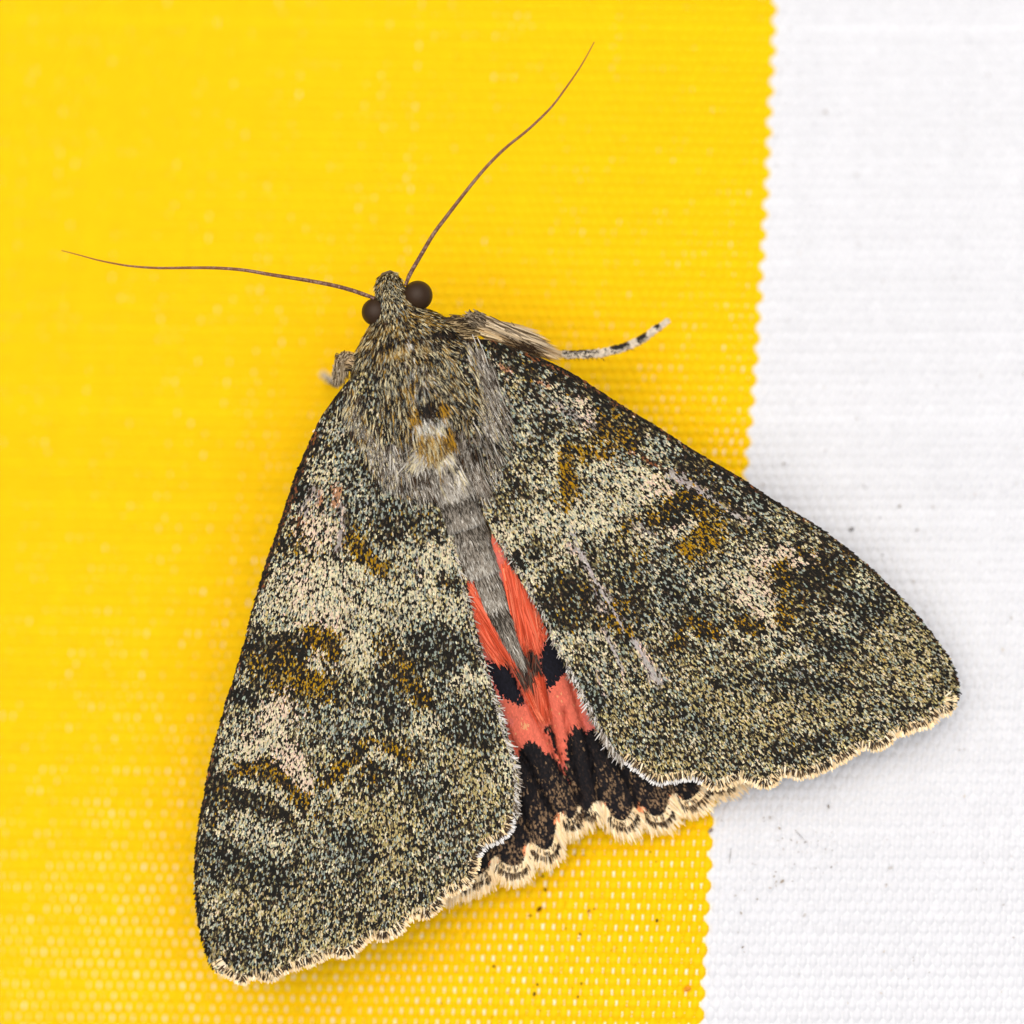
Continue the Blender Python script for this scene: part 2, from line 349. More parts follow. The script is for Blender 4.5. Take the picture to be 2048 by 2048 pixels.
strokesL = [  # kind of scale mix, region of the photo, line, radius, strength
    ('B', 'B', [(860, 380), (820, 640)], 150, .5), ('D', 'B', [(830, 290)], 75, .8), ('D', 'B', [(740, 530), (790, 560)], 70, .85), ('K', 'B', [(925, 410), (930, 460)], 26, .7),
    ('L', 'B', [(790, 640), (740, 700)], 60, .7), ('L', 'B', [(840, 450)], 50, .6), ('K', 'B', [(640, 790), (600, 880)], 55, .9), ('D', 'B', [(900, 900), (900, 960)], 60, .7),
    ('D', 'B', [(480, 1100), (600, 1060), (700, 1120), (830, 1180)], 75, .85), ('X', 'B', [(640, 1000), (620, 1100), (760, 1180)], 60, .6),
    ('Q', 'B', [(720, 1010)], 95, .75), ('L', 'B', [(570, 930)], 50, .6), ('B', 'B', [(1000, 830), (1250, 950)], 130, .7), ('D', 'B', [(1120, 1010)], 85, .6), ('D', 'B', [(1350, 990)], 80, .4),
    ('L', 'B', [(1060, 1090), (1150, 1120)], 65, .8), ('O', 'B', [(920, 1050), (960, 1130), (1070, 1225)], 58, 1.), ('O', 'B', [(1130, 1170), (1180, 1150)], 45, .6), ('Y', 'B', [(1190, 1110)], 50, .5),
    ('L', 'B', [(1260, 1050), (1300, 1150)], 80, .6), ('W', 'B', [(1450, 1130), (1500, 1180)], 70, .9), ('D', 'B', [(1480, 1280), (1400, 1290)], 65, .8), ('N', 'B', [(1520, 1330), (1560, 1500)], 55, .5),
    ('L', 'B', [(480, 1420), (1400, 1400)], 190, .75), ('Q', 'B', [(720, 1330), (740, 1540)], 120, .75), ('W', 'B', [(780, 1280), (720, 1420)], 110, .6), ('L', 'B', [(1150, 1500)], 100, .5), ('W', 'B', [(1490, 1480)], 70, .5), ('L', 'B', [(430, 1500)], 70, .6),
    ('D', 'B', [(380, 1650), (430, 1720), (560, 1690)], 90, .85), ('O', 'B', [(700, 1620), (800, 1640)], 52, .9), ('X', 'B', [(640, 1700), (760, 1730)], 60, .9), ('K', 'B', [(590, 1690), (620, 1720)], 40, .7), ('X', 'B', [(480, 1720), (560, 1780)], 70, .6),
    ('W', 'B', [(960, 1670), (940, 1730)], 75, 1.), ('N', 'B', [(1400, 1650), (1500, 1720)], 125, .85), ('N', 'B', [(1200, 1690)], 90, .5), ('X', 'B', [(1090, 1640), (1130, 1760), (1220, 1880)], 55, .5), ('Q', 'B', [(680, 1770), (740, 1740)], 40, .6),
    ('O', 'C', [(700, 150), (760, 230)], 85, .85), ('X', 'C', [(610, 230), (820, 200)], 55, .6), ('K', 'C', [(320, 240), (370, 230)], 52, .95), ('L', 'C', [(330, 130)], 50, .6), ('X', 'C', [(450, 60), (540, 140)], 70, .6), ('N', 'C', [(1130, 200), (1160, 300)], 75, .7),
    ('O', 'C', [(1260, 60), (1290, 190), (1360, 290)], 38, .65), ('W', 'C', [(1520, 150), (1660, 140)], 38, .85), ('L', 'C', [(1380, 380)], 60, .5), ('N', 'C', [(1560, 380), (1650, 430)], 95, .7), ('B', 'C', [(1420, 260)], 110, .4),
    ('Q', 'C', [(560, 330), (520, 450), (430, 520)], 85, .85), ('W', 'C', [(470, 540)], 55, .6), ('Q', 'C', [(590, 560), (690, 700)], 52, .75), ('L', 'C', [(330, 430), (250, 600)], 60, .5), ('B', 'C', [(760, 350), (950, 420)], 110, .5),
    ('X', 'C', [(340, 680), (400, 630)], 45, .95), ('X', 'C', [(480, 640), (570, 720)], 58, 1.), ('X', 'C', [(640, 780), (690, 860)], 62, 1.), ('O', 'C', [(690, 800)], 36, .5), ('X', 'C', [(820, 770), (900, 640), (1040, 520)], 52, .9), ('X', 'C', [(960, 620), (1030, 620)], 36, .8), ('X', 'C', [(1170, 540), (1230, 580)], 48, .8),
    ('D', 'C', [(160, 740), (330, 840), (520, 880)], 105, .8), ('D', 'C', [(160, 650)], 60, .6), ('L', 'C', [(330, 720), (540, 770), (600, 800)], 26, .8), ('L', 'C', [(600, 820), (690, 940), (780, 790), (900, 680)], 24, .75), ('W', 'C', [(870, 800)], 20, .9), ('L', 'C', [(1050, 560), (1180, 600), (1220, 640)], 28, .7),
    ('D', 'C', [(1080, 720), (1180, 680)], 75, .6), ('N', 'C', [(1620, 560), (1640, 700)], 75, .7), ('Y', 'C', [(1570, 620), (1700, 760)], 85, .6), ('W', 'C', [(1830, 650), (1800, 560)], 30, .7), ('Y', 'C', [(980, 900), (1120, 900), (1250, 820)], 85, .75), ('L', 'C', [(1380, 760)], 60, .4), ('B', 'C', [(1330, 720), (1420, 850)], 90, .5),
    ('L', 'C', [(330, 960), (450, 1000), (520, 1060)], 75, .7), ('W', 'C', [(470, 1030)], 45, .4), ('N', 'C', [(180, 1120), (300, 1160)], 85, .6), ('N', 'C', [(480, 1200), (570, 1280)], 110, .6), ('N', 'C', [(950, 1030), (1000, 1150)], 75, .7), ('B', 'C', [(800, 1130)], 110, .5), ('Y', 'C', [(1250, 1000), (1100, 1200)], 90, .5), ('B', 'C', [(1450, 1080)], 90, .5),
    ('Y', 'C', [(300, 1400), (800, 1500), (1250, 1300)], 120, .35), ('N', 'C', [(250, 1600), (500, 1640)], 90, .35), ('K', 'C', [(1000, 1450)], 25, .7), ('Y', 'C', [(560, 1690), (850, 1600), (1100, 1480)], 36, .55), ('N', 'C', [(850, 1380)], 100, .35),
    ('T', 'B', [(832, 775), (838, 860)], 30, 1.), ('T', 'B', [(742, 800), (740, 850)], 16, .8), ('G', 'B', [(700, 800), (660, 900)], 36, .6), ('G', 'B', [(868, 870), (868, 1010), (840, 1130)], 18, .9), ('R', 'B', [(620, 930), (625, 980)], 14, .7), ('G', 'B', [(1300, 1180), (1310, 1250)], 24, .5),
    ('R', 'B', [(712, 480), (660, 610), (590, 800), (525, 980)], 13, .85), ('E', 'B', [(690, 500), (560, 850), (480, 1100), (380, 1420)], 17, .8),
    ('D', 'U', [(640, 480), (720, 440)], 42, .6), ('O', 'U', [(545, 500), (575, 530), (625, 582)], 20, 1.), ('L', 'U', [(620, 525), (665, 540), (715, 520), (770, 560)], 11, .8), ('W', 'U', [(800, 535), (840, 570)], 24, .8), ('D', 'U', [(830, 615), (860, 640)], 20, .7),
    ('D', 'U', [(215, 800), (260, 830)], 40, .7), ('K', 'U', [(365, 835), (385, 850)], 20, .85), ('X', 'U', [(400, 805), (470, 800), (475, 850)], 22, .9), ('O', 'U', [(430, 795), (480, 805)], 15, .8), ('O', 'U', [(390, 925), (430, 950)], 38, .7), ('L', 'U', [(405, 880), (440, 890)], 12, .8), ('W', 'U', [(560, 815), (575, 850)], 34, .9), ('K', 'U', [(190, 975), (215, 985)], 20, .9),
    ('N', 'U', [(780, 830), (850, 870)], 62, .7), ('W', 'U', [(850, 925), (900, 930), (950, 915)], 10, .9), ('W', 'U', [(890, 890), (880, 965)], 9, .7), ('X', 'U', [(715, 930), (770, 1000)], 16, .8), ('N', 'U', [(620, 980), (660, 1060)], 34, .6), ('L', 'U', [(750, 1060), (770, 1100)], 24, .6), ('N', 'U', [(870, 1060), (930, 1090)], 45, .6),
    ('X', 'U', [(195, 1215), (230, 1205)], 20, .9), ('X', 'U', [(275, 1205), (325, 1245)], 24, 1.), ('X', 'U', [(365, 1285), (390, 1330)], 24, 1.), ('X', 'U', [(465, 1255), (500, 1215), (565, 1170), (590, 1125)], 17, .95), ('X', 'U', [(655, 1145), (700, 1160)], 18, .85),
    ('D', 'U', [(110, 1290), (230, 1310), (330, 1340)], 34, .7), ('L', 'U', [(185, 1255), (265, 1275), (325, 1300), (388, 1368), (435, 1295), (495, 1262), (560, 1190), (605, 1150), (650, 1180), (690, 1195)], 8, .95), ('W', 'U', [(490, 1293)], 9, .9), ('Q', 'U', [(330, 1140), (370, 1220), (395, 1250)], 18, .8), ('W', 'U', [(230, 1160), (320, 1060)], 26, .5),
    ('N', 'U', [(110, 1450), (150, 1480)], 36, .6), ('N', 'U', [(260, 1520), (300, 1560)], 38, .65), ('N', 'U', [(530, 1440), (565, 1480)], 34, .7), ('L', 'U', [(190, 1360), (230, 1400), (290, 1430)], 22, .7), ('Y', 'U', [(600, 1370), (680, 1400)], 40, .7), ('Y', 'U', [(870, 1310), (960, 1250)], 34, .6), ('N', 'U', [(720, 1300), (800, 1270)], 34, .5), ('K', 'U', [(565, 1668)], 9, .9)]
strokesR = [
    ('B', 'D', [(200, 200), (500, 450)], 170, .5), ('D', 'D', [(80, 120), (220, 140)], 60, .7), ('D', 'D', [(300, 230), (380, 290)], 75, .85), ('K', 'D', [(620, 370), (720, 400)], 65, .85), ('D', 'D', [(560, 330), (850, 480)], 70, .6), ('L', 'D', [(560, 430), (620, 470)], 50, .4),
    ('B', 'D', [(250, 520), (330, 640)], 110, .6), ('Y', 'D', [(260, 400)], 60, .5), ('Q', 'D', [(700, 500), (770, 560), (740, 600)], 45, .7), ('D', 'D', [(860, 540), (960, 620), (1020, 690)], 95, .85), ('X', 'D', [(930, 670), (990, 720)], 75, .7), ('D', 'D', [(500, 650), (470, 750)], 65, .65),
    ('L', 'D', [(540, 740), (530, 880), (500, 1030)], 30, .85), ('O', 'D', [(630, 790), (650, 900), (640, 1040), (650, 1130)], 46, 1.), ('O', 'D', [(720, 830), (800, 790), (860, 840)], 50, .8), ('X', 'D', [(620, 800), (780, 780), (860, 740)], 55, .6), ('X', 'D', [(520, 1130), (580, 1110)], 50, .7), ('L', 'D', [(380, 1000), (420, 1130)], 90, .4), ('D', 'D', [(330, 1060), (350, 1180)], 55, .4),
    ('L', 'D', [(780, 900), (900, 1000), (1050, 1080)], 110, .8), ('W', 'D', [(980, 950), (1080, 1000)], 70, .6), ('Q', 'D', [(1120, 1060), (1150, 1120), (1130, 1010)], 50, .7), ('L', 'D', [(1130, 760), (1200, 800)], 50, .6), ('B', 'D', [(1250, 780), (1330, 900)], 80, .6), ('B', 'D', [(960, 830), (1010, 880)], 50, .6),
    ('D', 'D', [(1420, 900), (1600, 960)], 80, .8), ('K', 'D', [(1790, 1090), (1870, 1140)], 55, .95), ('D', 'D', [(1500, 1000), (1720, 1130)], 85, .7), ('B', 'D', [(1650, 1040)], 60, .6),
    ('X', 'D', [(1170, 1190), (1230, 1150), (1350, 1100), (1500, 1130)], 75, .9), ('K', 'D', [(1240, 1250), (1400, 1120)], 50, .7), ('O', 'D', [(1400, 1400), (1490, 1330)], 80, .85), ('O', 'D', [(1180, 1200)], 45, .5), ('L', 'D', [(1350, 1270), (1320, 1330)], 50, .7), ('Q', 'D', [(1300, 1300), (1420, 1240)], 35, .5),
    ('X', 'D', [(960, 1290), (1040, 1280)], 45, .7), ('D', 'D', [(930, 1400), (900, 1330)], 50, .7), ('G', 'D', [(1080, 1290), (1180, 1380)], 30, .7), ('L', 'D', [(1080, 1370), (1130, 1420)], 50, .7), ('L', 'D', [(380, 1270), (560, 1240), (820, 1280)], 110, .75), ('W', 'D', [(640, 1220), (800, 1220)], 60, .7), ('W', 'D', [(190, 1330), (220, 1390)], 55, .9),
    ('K', 'D', [(240, 1440), (300, 1500)], 38, .9), ('L', 'D', [(360, 1530), (450, 1600)], 70, .7), ('D', 'D', [(420, 1440)], 60, .5), ('W', 'D', [(620, 1420), (560, 1480)], 60, .5), ('D', 'D', [(560, 1740), (680, 1680)], 95, .85), ('N', 'D', [(420, 1850), (560, 1880)], 85, .8), ('X', 'D', [(640, 1640), (600, 1720)], 60, .4),
    ('X', 'D', [(1110, 1450), (1060, 1560), (1000, 1680)], 42, .65), ('O', 'D', [(1130, 1480)], 26, .5), ('O', 'D', [(880, 1850), (900, 1800)], 36, .7), ('N', 'D', [(940, 1600), (1000, 1740)], 55, .7), ('O', 'D', [(1010, 1780), (1040, 1880)], 26, .7), ('B', 'D', [(1250, 1550), (1350, 1700)], 150, .6), ('N', 'D', [(1250, 1650), (1480, 1850)], 70, .6),
    ('Q', 'E', [(560, 650), (610, 720)], 55, .75), ('Q', 'E', [(430, 850), (520, 880), (600, 980)], 62, .95), ('W', 'E', [(480, 870)], 45, .6), ('Q', 'E', [(590, 1010), (640, 1110)], 18, .9), ('Q', 'E', [(700, 600), (730, 620)], 26, .7), ('Q', 'E', [(880, 660), (890, 720)], 20, .9), ('B', 'E', [(780, 770), (800, 700)], 35, .8), ('L', 'E', [(350, 520), (450, 620)], 75, .4),
    ('O', 'E', [(130, 590), (200, 520)], 85, .75), ('X', 'E', [(120, 330), (230, 330)], 75, .85), ('K', 'E', [(480, 260), (540, 310)], 50, .95), ('D', 'E', [(60, 90), (200, 170), (330, 160)], 75, .7), ('B', 'E', [(350, 200), (560, 430)], 60, .5), ('D', 'E', [(430, 480), (500, 450)], 60, .6),
    ('X', 'E', [(690, 740), (720, 830)], 50, 1.), ('X', 'E', [(770, 690), (820, 640)], 40, .9), ('X', 'E', [(690, 990), (700, 1070)], 48, 1.), ('X', 'E', [(420, 1080), (540, 1110)], 44, 1.), ('X', 'E', [(150, 1060), (280, 1160)], 42, .9), ('X', 'E', [(30, 1200), (90, 1120)], 40, .8), ('K', 'E', [(500, 1150)], 26, .6), ('D', 'E', [(640, 1170), (720, 1200)], 48, .7),
    ('D', 'E', [(900, 760), (1050, 800), (1000, 640)], 105, .8), ('D', 'E', [(860, 870), (760, 950)], 75, .6), ('D', 'E', [(980, 560), (1130, 680)], 60, .6), ('N', 'E', [(1240, 900), (1340, 960)], 75, .85), ('N', 'E', [(1130, 1040), (1240, 1050)], 65, .9), ('L', 'E', [(1180, 800), (1060, 940)], 60, .6), ('L', 'E', [(960, 1040), (940, 980)], 60, .6), ('W', 'E', [(950, 970)], 24, .6),
    ('N', 'E', [(1080, 1230), (1030, 1260)], 60, .85), ('N', 'E', [(800, 1390), (980, 1430)], 70, .8), ('L', 'E', [(560, 1170), (640, 1200)], 22, .8), ('L', 'E', [(320, 1120), (400, 1130), (480, 1170)], 24, .7), ('W', 'E', [(720, 1130), (750, 1150)], 20, .9), ('L', 'E', [(650, 1320), (750, 1260), (870, 1250)], 28, .75), ('Y', 'E', [(900, 1300), (1000, 1340)], 55, .6), ('Y', 'E', [(400, 1420), (480, 1480)], 75, .7),
    ('Y', 'E', [(1400, 1150), (1600, 1320)], 150, .5), ('Y', 'E', [(200, 1500), (500, 1700), (1000, 1600)], 140, .4), ('N', 'E', [(120, 1600), (220, 1680)], 95, .6), ('N', 'E', [(500, 1580), (650, 1480)], 85, .4), ('K', 'E', [(920, 1815)], 26, .8), ('K', 'E', [(1560, 1250)], 20, .6), ('D', 'E', [(1150, 1730), (660, 1880)], 45, .4), ('N', 'E', [(1500, 1560), (1330, 1640)], 70, .4),
    ('D', 'G', [(780, 520), (900, 480)], 110, .75), ('N', 'G', [(760, 600)], 60, .6), ('O', 'G', [(1120, 530), (1180, 570)], 42, .85), ('K', 'G', [(1190, 600), (1220, 650)], 30, .7), ('O', 'G', [(1060, 420), (1090, 470)], 28, .6), ('L', 'G', [(800, 640), (900, 600), (1050, 620)], 40, .8), ('L', 'G', [(800, 760), (780, 690)], 40, .6), ('K', 'G', [(960, 980), (1030, 1060)], 60, .9), ('N', 'G', [(900, 920), (1080, 1010)], 70, .7),
    ('Y', 'G', [(1100, 1120), (1200, 1180), (1350, 1000)], 95, .6), ('Y', 'G', [(1300, 1400), (1500, 1450)], 120, .5), ('N', 'G', [(1190, 1330), (1400, 1250)], 90, .35), ('L', 'G', [(1000, 780), (1150, 900)], 80, .4), ('D', 'G', [(1280, 480), (1200, 330)], 70, .4), ('N', 'G', [(1480, 430), (1560, 560)], 80, .5),
    ('G', 'G', [(820, 20), (880, 90), (960, 200), (1000, 320), (1040, 440)], 26, .95), ('G', 'G', [(960, 200), (1120, 400), (1230, 600), (1270, 650)], 17, .95), ('G', 'G', [(1290, 690), (1340, 790), (1400, 900)], 34, 1.), ('G', 'G', [(1040, 560), (1130, 720), (1180, 870)], 14, .7), ('G', 'G', [(1010, 860), (1050, 1000)], 20, .5),
    ('G', 'D', [(540, 500), (680, 580), (820, 650)], 24, .7), ('T', 'D', [(200, 262), (245, 295)], 20, .95), ('T', 'D', [(430, 350), (490, 382)], 15, .8), ('T', 'D', [(1010, 805), (1050, 822)], 11, 1.), ('R', 'D', [(1100, 845), (1180, 890), (1250, 930)], 12, 1.), ('G', 'D', [(1290, 950), (1500, 1070), (1760, 1240)], 30, .8), ('R', 'D', [(870, 1080), (900, 1110)], 14, .7), ('R', 'D', [(830, 1120), (850, 1170)], 12, .7),
    ('R', 'D', [(350, 182), (480, 250), (700, 345), (860, 450), (1000, 540), (1090, 595)], 11, .8), ('E', 'D', [(480, 232), (700, 340), (1000, 535), (1400, 785), (1700, 965)], 15, .8),
    ('L', 'V', [(215, 300), (222, 380)], 8, .8), ('O', 'V', [(238, 300), (248, 350), (245, 405)], 15, 1.), ('O', 'V', [(280, 300), (320, 300)], 14, .85), ('X', 'V', [(325, 250), (350, 265)], 22, .8), ('L', 'V', [(330, 370), (420, 410)], 32, .6), ('Q', 'V', [(430, 350), (450, 375)], 14, .7),
    ('X', 'V', [(420, 440), (440, 420), (500, 392), (545, 410)], 17, .95), ('K', 'V', [(465, 440), (500, 405)], 13, .8), ('O', 'V', [(500, 490), (545, 470)], 21, .95), ('L', 'V', [(485, 465), (510, 440)], 8, .7), ('D', 'V', [(560, 380), (600, 420)], 22, .6), ('W', 'V', [(210, 440), (320, 430)], 24, .6), ('W', 'V', [(105, 470), (125, 490)], 16, .8),
    ('D', 'V', [(220, 600), (270, 590)], 34, .7), ('K', 'V', [(130, 512), (150, 535)], 9, .9), ('W', 'V', [(215, 690), (235, 720)], 14, .7), ('N', 'V', [(300, 800), (310, 825)], 16, .9), ('N', 'V', [(370, 600), (400, 640)], 26, .5), ('L', 'V', [(560, 560), (600, 540)], 22, .5),
    ('Q', 'V', [(620, 575), (650, 600)], 19, .95), ('W', 'V', [(600, 565), (640, 595), (680, 652)], 7, .9), ('Q', 'V', [(690, 515), (735, 525)], 10, .8), ('X', 'V', [(690, 545), (705, 580)], 18, 1.), ('X', 'V', [(695, 625), (705, 655)], 18, 1.), ('X', 'V', [(605, 660), (650, 670)], 15, 1.), ('X', 'V', [(470, 700), (492, 655), (530, 665), (562, 685)], 11, .95), ('X', 'V', [(350, 650), (375, 670)], 12, .8), ('X', 'V', [(345, 620), (385, 610)], 10, .5),
    ('L', 'V', [(495, 675), (525, 700), (562, 700), (600, 672), (638, 692), (668, 672), (700, 685), (725, 655), (760, 640)], 5, .9), ('K', 'V', [(625, 378), (655, 395)], 13, .95), ('D', 'V', [(740, 560), (790, 600), (760, 640)], 30, .75), ('N', 'V', [(840, 600), (885, 640)], 26, .8), ('N', 'V', [(820, 690), (770, 720)], 22, .8), ('N', 'V', [(700, 770), (800, 790)], 20, .7), ('N', 'V', [(420, 810), (470, 830)], 22, .5), ('N', 'V', [(560, 780), (640, 770)], 18, .6),
    ('Y', 'V', [(520, 810), (560, 840), (700, 830)], 26, .5), ('L', 'V', [(780, 640), (830, 660)], 15, .5), ('Y', 'V', [(930, 720), (1000, 780)], 50, .4), ('K', 'V', [(775, 905), (690, 945)], 6, .7),
    ('S', 'V', [(285, 530), (335, 620), (362, 668)], 3.2, .85), ('S', 'V', [(385, 692), (408, 728), (434, 778)], 4.8, .95), ('S', 'V', [(250, 455), (275, 515), (290, 540)], 4.5, .6), ('S', 'V', [(330, 690), (352, 735)], 2.6, .7), ('S', 'V', [(455, 340), (540, 390), (600, 430)], 4, .4)]

def build_forewing(side, costa, term, inn, base, veins, strokes, flow0, seed, wing_label):
    term_s = resample(smooth(term, 6), 3.0); inn_s = resample(smooth(inn, 5), 4.0); costa_s = resample(smooth(costa, 5), 4.0)
    # the fringe hangs over the margin: the membrane ends some pixels inside of it
    t = np.gradient(term_s, axis=0); t = unit(t); nin = np.stack([t[:, 1], -t[:, 0]], -1)
    cen = np.array([np.mean(costa_s[:, 0] * .5) + np.mean(inn_s[:, 0]) * .5, np.mean(costa_s[:, 1] * .5) + np.mean(inn_s[:, 1]) * .5])
    if ((cen - term_s) * nin).sum() < 0: nin = -nin
    for _ in range(6): nin[1:-1] = unit(nin[:-2] + nin[1:-1] * 2 + nin[2:])
    ramp = np.minimum(1, np.minimum(np.arange(len(term_s)), np.arange(len(term_s))[::-1] + 12) / 14)[:, None]
    memb = term_s + nin * 17 * ramp
    poly = np.vstack([costa_s, memb, inn_s, resample(smooth(base, 4), 5)])
    def wz(u, v):
        d = np.abs(across(u, v)); a = along(u, v)
        z = 3.15 - 0.0017 * np.maximum(0, d - 120) - 0.0008 * np.maximum(0, a - 380) - 0.9 * sstep(60, 0, d) * 0.3
        z = z - 0.75 * np.exp(-pdist(u, v, costa_s[::3]) / 13.0)
        for vn in veins: z = z + 0.085 * np.exp(-(pdist(u, v, vn) / 9.0) ** 2)
        z = z + 0.16 * (vnoise(u, v, 150, 40 + seed) - .5) + 0.05 * (vnoise(u, v, 45, 41 + seed) - .5)
        z = z - 0.35 * sstep(70, 0, pdist(u, v, term_s[::4])) 
        return z * MM
    # membrane: triangulated sheet with two faces
    gx, gy = np.meshgrid(np.arange(poly[:, 0].min(), poly[:, 0].max(), 11.0), np.arange(poly[:, 1].min(), poly[:, 1].max(), 11.0))
    gx = gx.ravel(); gy = gy.ravel(); k = inside(gx, gy, poly); gx, gy = gx[k], gy[k]
    k = pdist(gx, gy, np.vstack([poly, poly[:1]])[::1]) > 5; gx, gy = gx[k], gy[k]
    bnd = resample(np.vstack([poly, poly[:1]]), 7)[:-1]; nb = len(bnd)
    pts = np.vstack([bnd, np.stack([gx, gy], -1)])
    res = geometry.delaunay_2d_cdt([Vector(p) for p in pts], [(i, (i + 1) % nb) for i in range(nb)], [], 1, 1e-4)
    uv = np.array([tuple(p) for p in res[0]]); F = np.array([f for f in res[2] if len(f) == 3])
    z = wz(uv[:, 0], uv[:, 1]); nv = len(uv); th = 0.05 * MM
    V = np.vstack([P(uv[:, 0], uv[:, 1], z), P(uv[:, 0], uv[:, 1], z - th)])
    wing = part('forewing', V, np.vstack([F, F[:, ::-1] + nv]), M_membrane, sm=True, label=wing_label)
    # scales in rows
    sx, sy = 2.1, 2.8
    gx, gy = np.meshgrid(np.arange(poly[:, 0].min() - 8, poly[:, 0].max() + 8, sx), np.arange(poly[:, 1].min() - 8, poly[:, 1].max() + 8, sy))
    gx = gx.ravel() + rng.normal(0, 1.1, gx.size); gy = gy.ravel() + rng.normal(0, 1.3, gy.size)
    k = inside(gx, gy, poly); u, v = gx[k], gy[k]; n = len(u)
    fd = unit(np.stack([u - flow0[0], v - flow0[1]], -1)); ang = rng.normal(0, .16, n); ca, sa = np.cos(ang), np.sin(ang)
    fd = np.stack([fd[:, 0] * ca - fd[:, 1] * sa, fd[:, 0] * sa + fd[:, 1] * ca], -1)
    base_dir = np.tile(unit(np.array([np.mean(fd[:, 0]), np.mean(fd[:, 1])])), (n, 1))
    dm = pdist(u, v, term_s[::2])
    def rim(m):   # pale line and dark row in front of the fringe
        w1 = (np.exp(-((dm - 27) / 6.0) ** 2) * .6)[:, None]; m = m * (1 - w1) + MIX['Y'] * w1
        dc = pdist(u, v, costa_s[::3]); w2 = (np.exp(-(dc / 7) ** 2) * .7)[:, None]; return m * (1 - w2) + MIX['E'] * w2
    C, ci = pick_colours(u, v, strokes, base_dir, seed, rim)
    L = rng.normal(7.2, 1.1, n).clip(5, 10); wd = rng.normal(2.75, .4, n).clip(1.9, 4)
    bare = np.isin(ci, [7, 8, 9, 11]); wd = np.where(bare, 3.6, wd)
    z0 = wz(u, v); u1 = u + fd[:, 0] * L; v1 = v + fd[:, 1] * L; z1 = wz(u1, v1)
    tilt = rng.normal(0.045, 0.022, n).clip(0.0, .11) * MM; tilt = np.where(bare, 0.012 * MM, tilt)
    p0 = P(u, v, z0 + 0.012 * MM); p1 = P(u1, v1, z1 + 0.012 * MM + tilt); d = p1 - p0
    nor = unit(np.array([0, 0, 1.]) + np.stack([rng.normal(0, .13, n), rng.normal(0, .13, n), np.zeros(n)], -1))
    Vs, Fs, Cs = blades(p0, unit(d), nor, np.linalg.norm(d, axis=1), wd * S, C, prof=(.55, 1.0, .72))
    part('wing_scales', Vs, Fs, M_scale, wing, Cs, kind='stuff')
    return wing, wz, term_s, inn_s, nin, costa_s

def fringe(bag, line, nin, zf, start, length, spacing, width, colours, flow=None, jitter=.25, zlift=.03, prob=None, lsd=.12):
    """cilia along a margin: start = distance inside of the line"""
    q = resample(line, spacing); t = np.linspace(0, len(line) - 1, len(q)); ni = unit(np.stack([np.interp(t, np.arange(len(line)), nin[:, k]) for k in (0, 1)], -1))
    n = len(q); keep = np.ones(n, bool) if prob is None else rng.random(n) < prob(q)
    q = q[keep] + rng.normal(0, .6, (keep.sum(), 2)); ni = ni[keep]; n = len(q)
    out = -ni if flow is None else unit(-ni + flow(q))
    a = rng.normal(0, jitter, n); out = np.stack([out[:, 0] * np.cos(a) - out[:, 1] * np.sin(a), out[:, 0] * np.sin(a) + out[:, 1] * np.cos(a)], -1)
    # length varies in tufts
    L = length * (1 + rng.normal(0, lsd, n)) * (0.92 + .22 * vnoise(q[:, 0] * 1.0, q[:, 1], 9, 77))
    r = q + ni * start; e = r + out * L[:, None]
    p0 = P(r[:, 0], r[:, 1], zf(r[:, 0], r[:, 1]) + zlift * MM); p1 = P(e[:, 0], e[:, 1], zf(r[:, 0], r[:, 1]) + (zlift - .05 + rng.normal(0, .05, n)) * MM); d = p1 - p0
    C = colours[rng.integers(0, len(colours), n)] * np.exp(rng.normal(0, .12, (n, 1)))
    nor = unit(np.array([0, 0, 1.]) + rng.normal(0, .2, (n, 3)) * [1, 1, 0])
    bag.add(*blades(p0, unit(d), nor, np.linalg.norm(d, axis=1), width * S * rng.normal(1, .18, n).clip(.5, 1.6), C, lift=0.04 * MM, droop=.05 * MM, prof=(.6, 1., .95, .45)))

CREAM_F = np.array([lin(c) for c in [(252, 228, 180), (244, 214, 162), (254, 236, 198), (234, 202, 150)]])
WHITE_F = np.array([lin(c) for c in [(235, 232, 224), (214, 210, 204), (244, 240, 230)]])
DARK_F = np.array([lin(c) for c in [(48, 36, 26), (70, 52, 34), (34, 28, 22), (96, 74, 50)]])
GREY_F = np.array([lin(c) for c in [(170, 160, 146), (130, 118, 102), (205, 198, 184), (90, 78, 62)]])

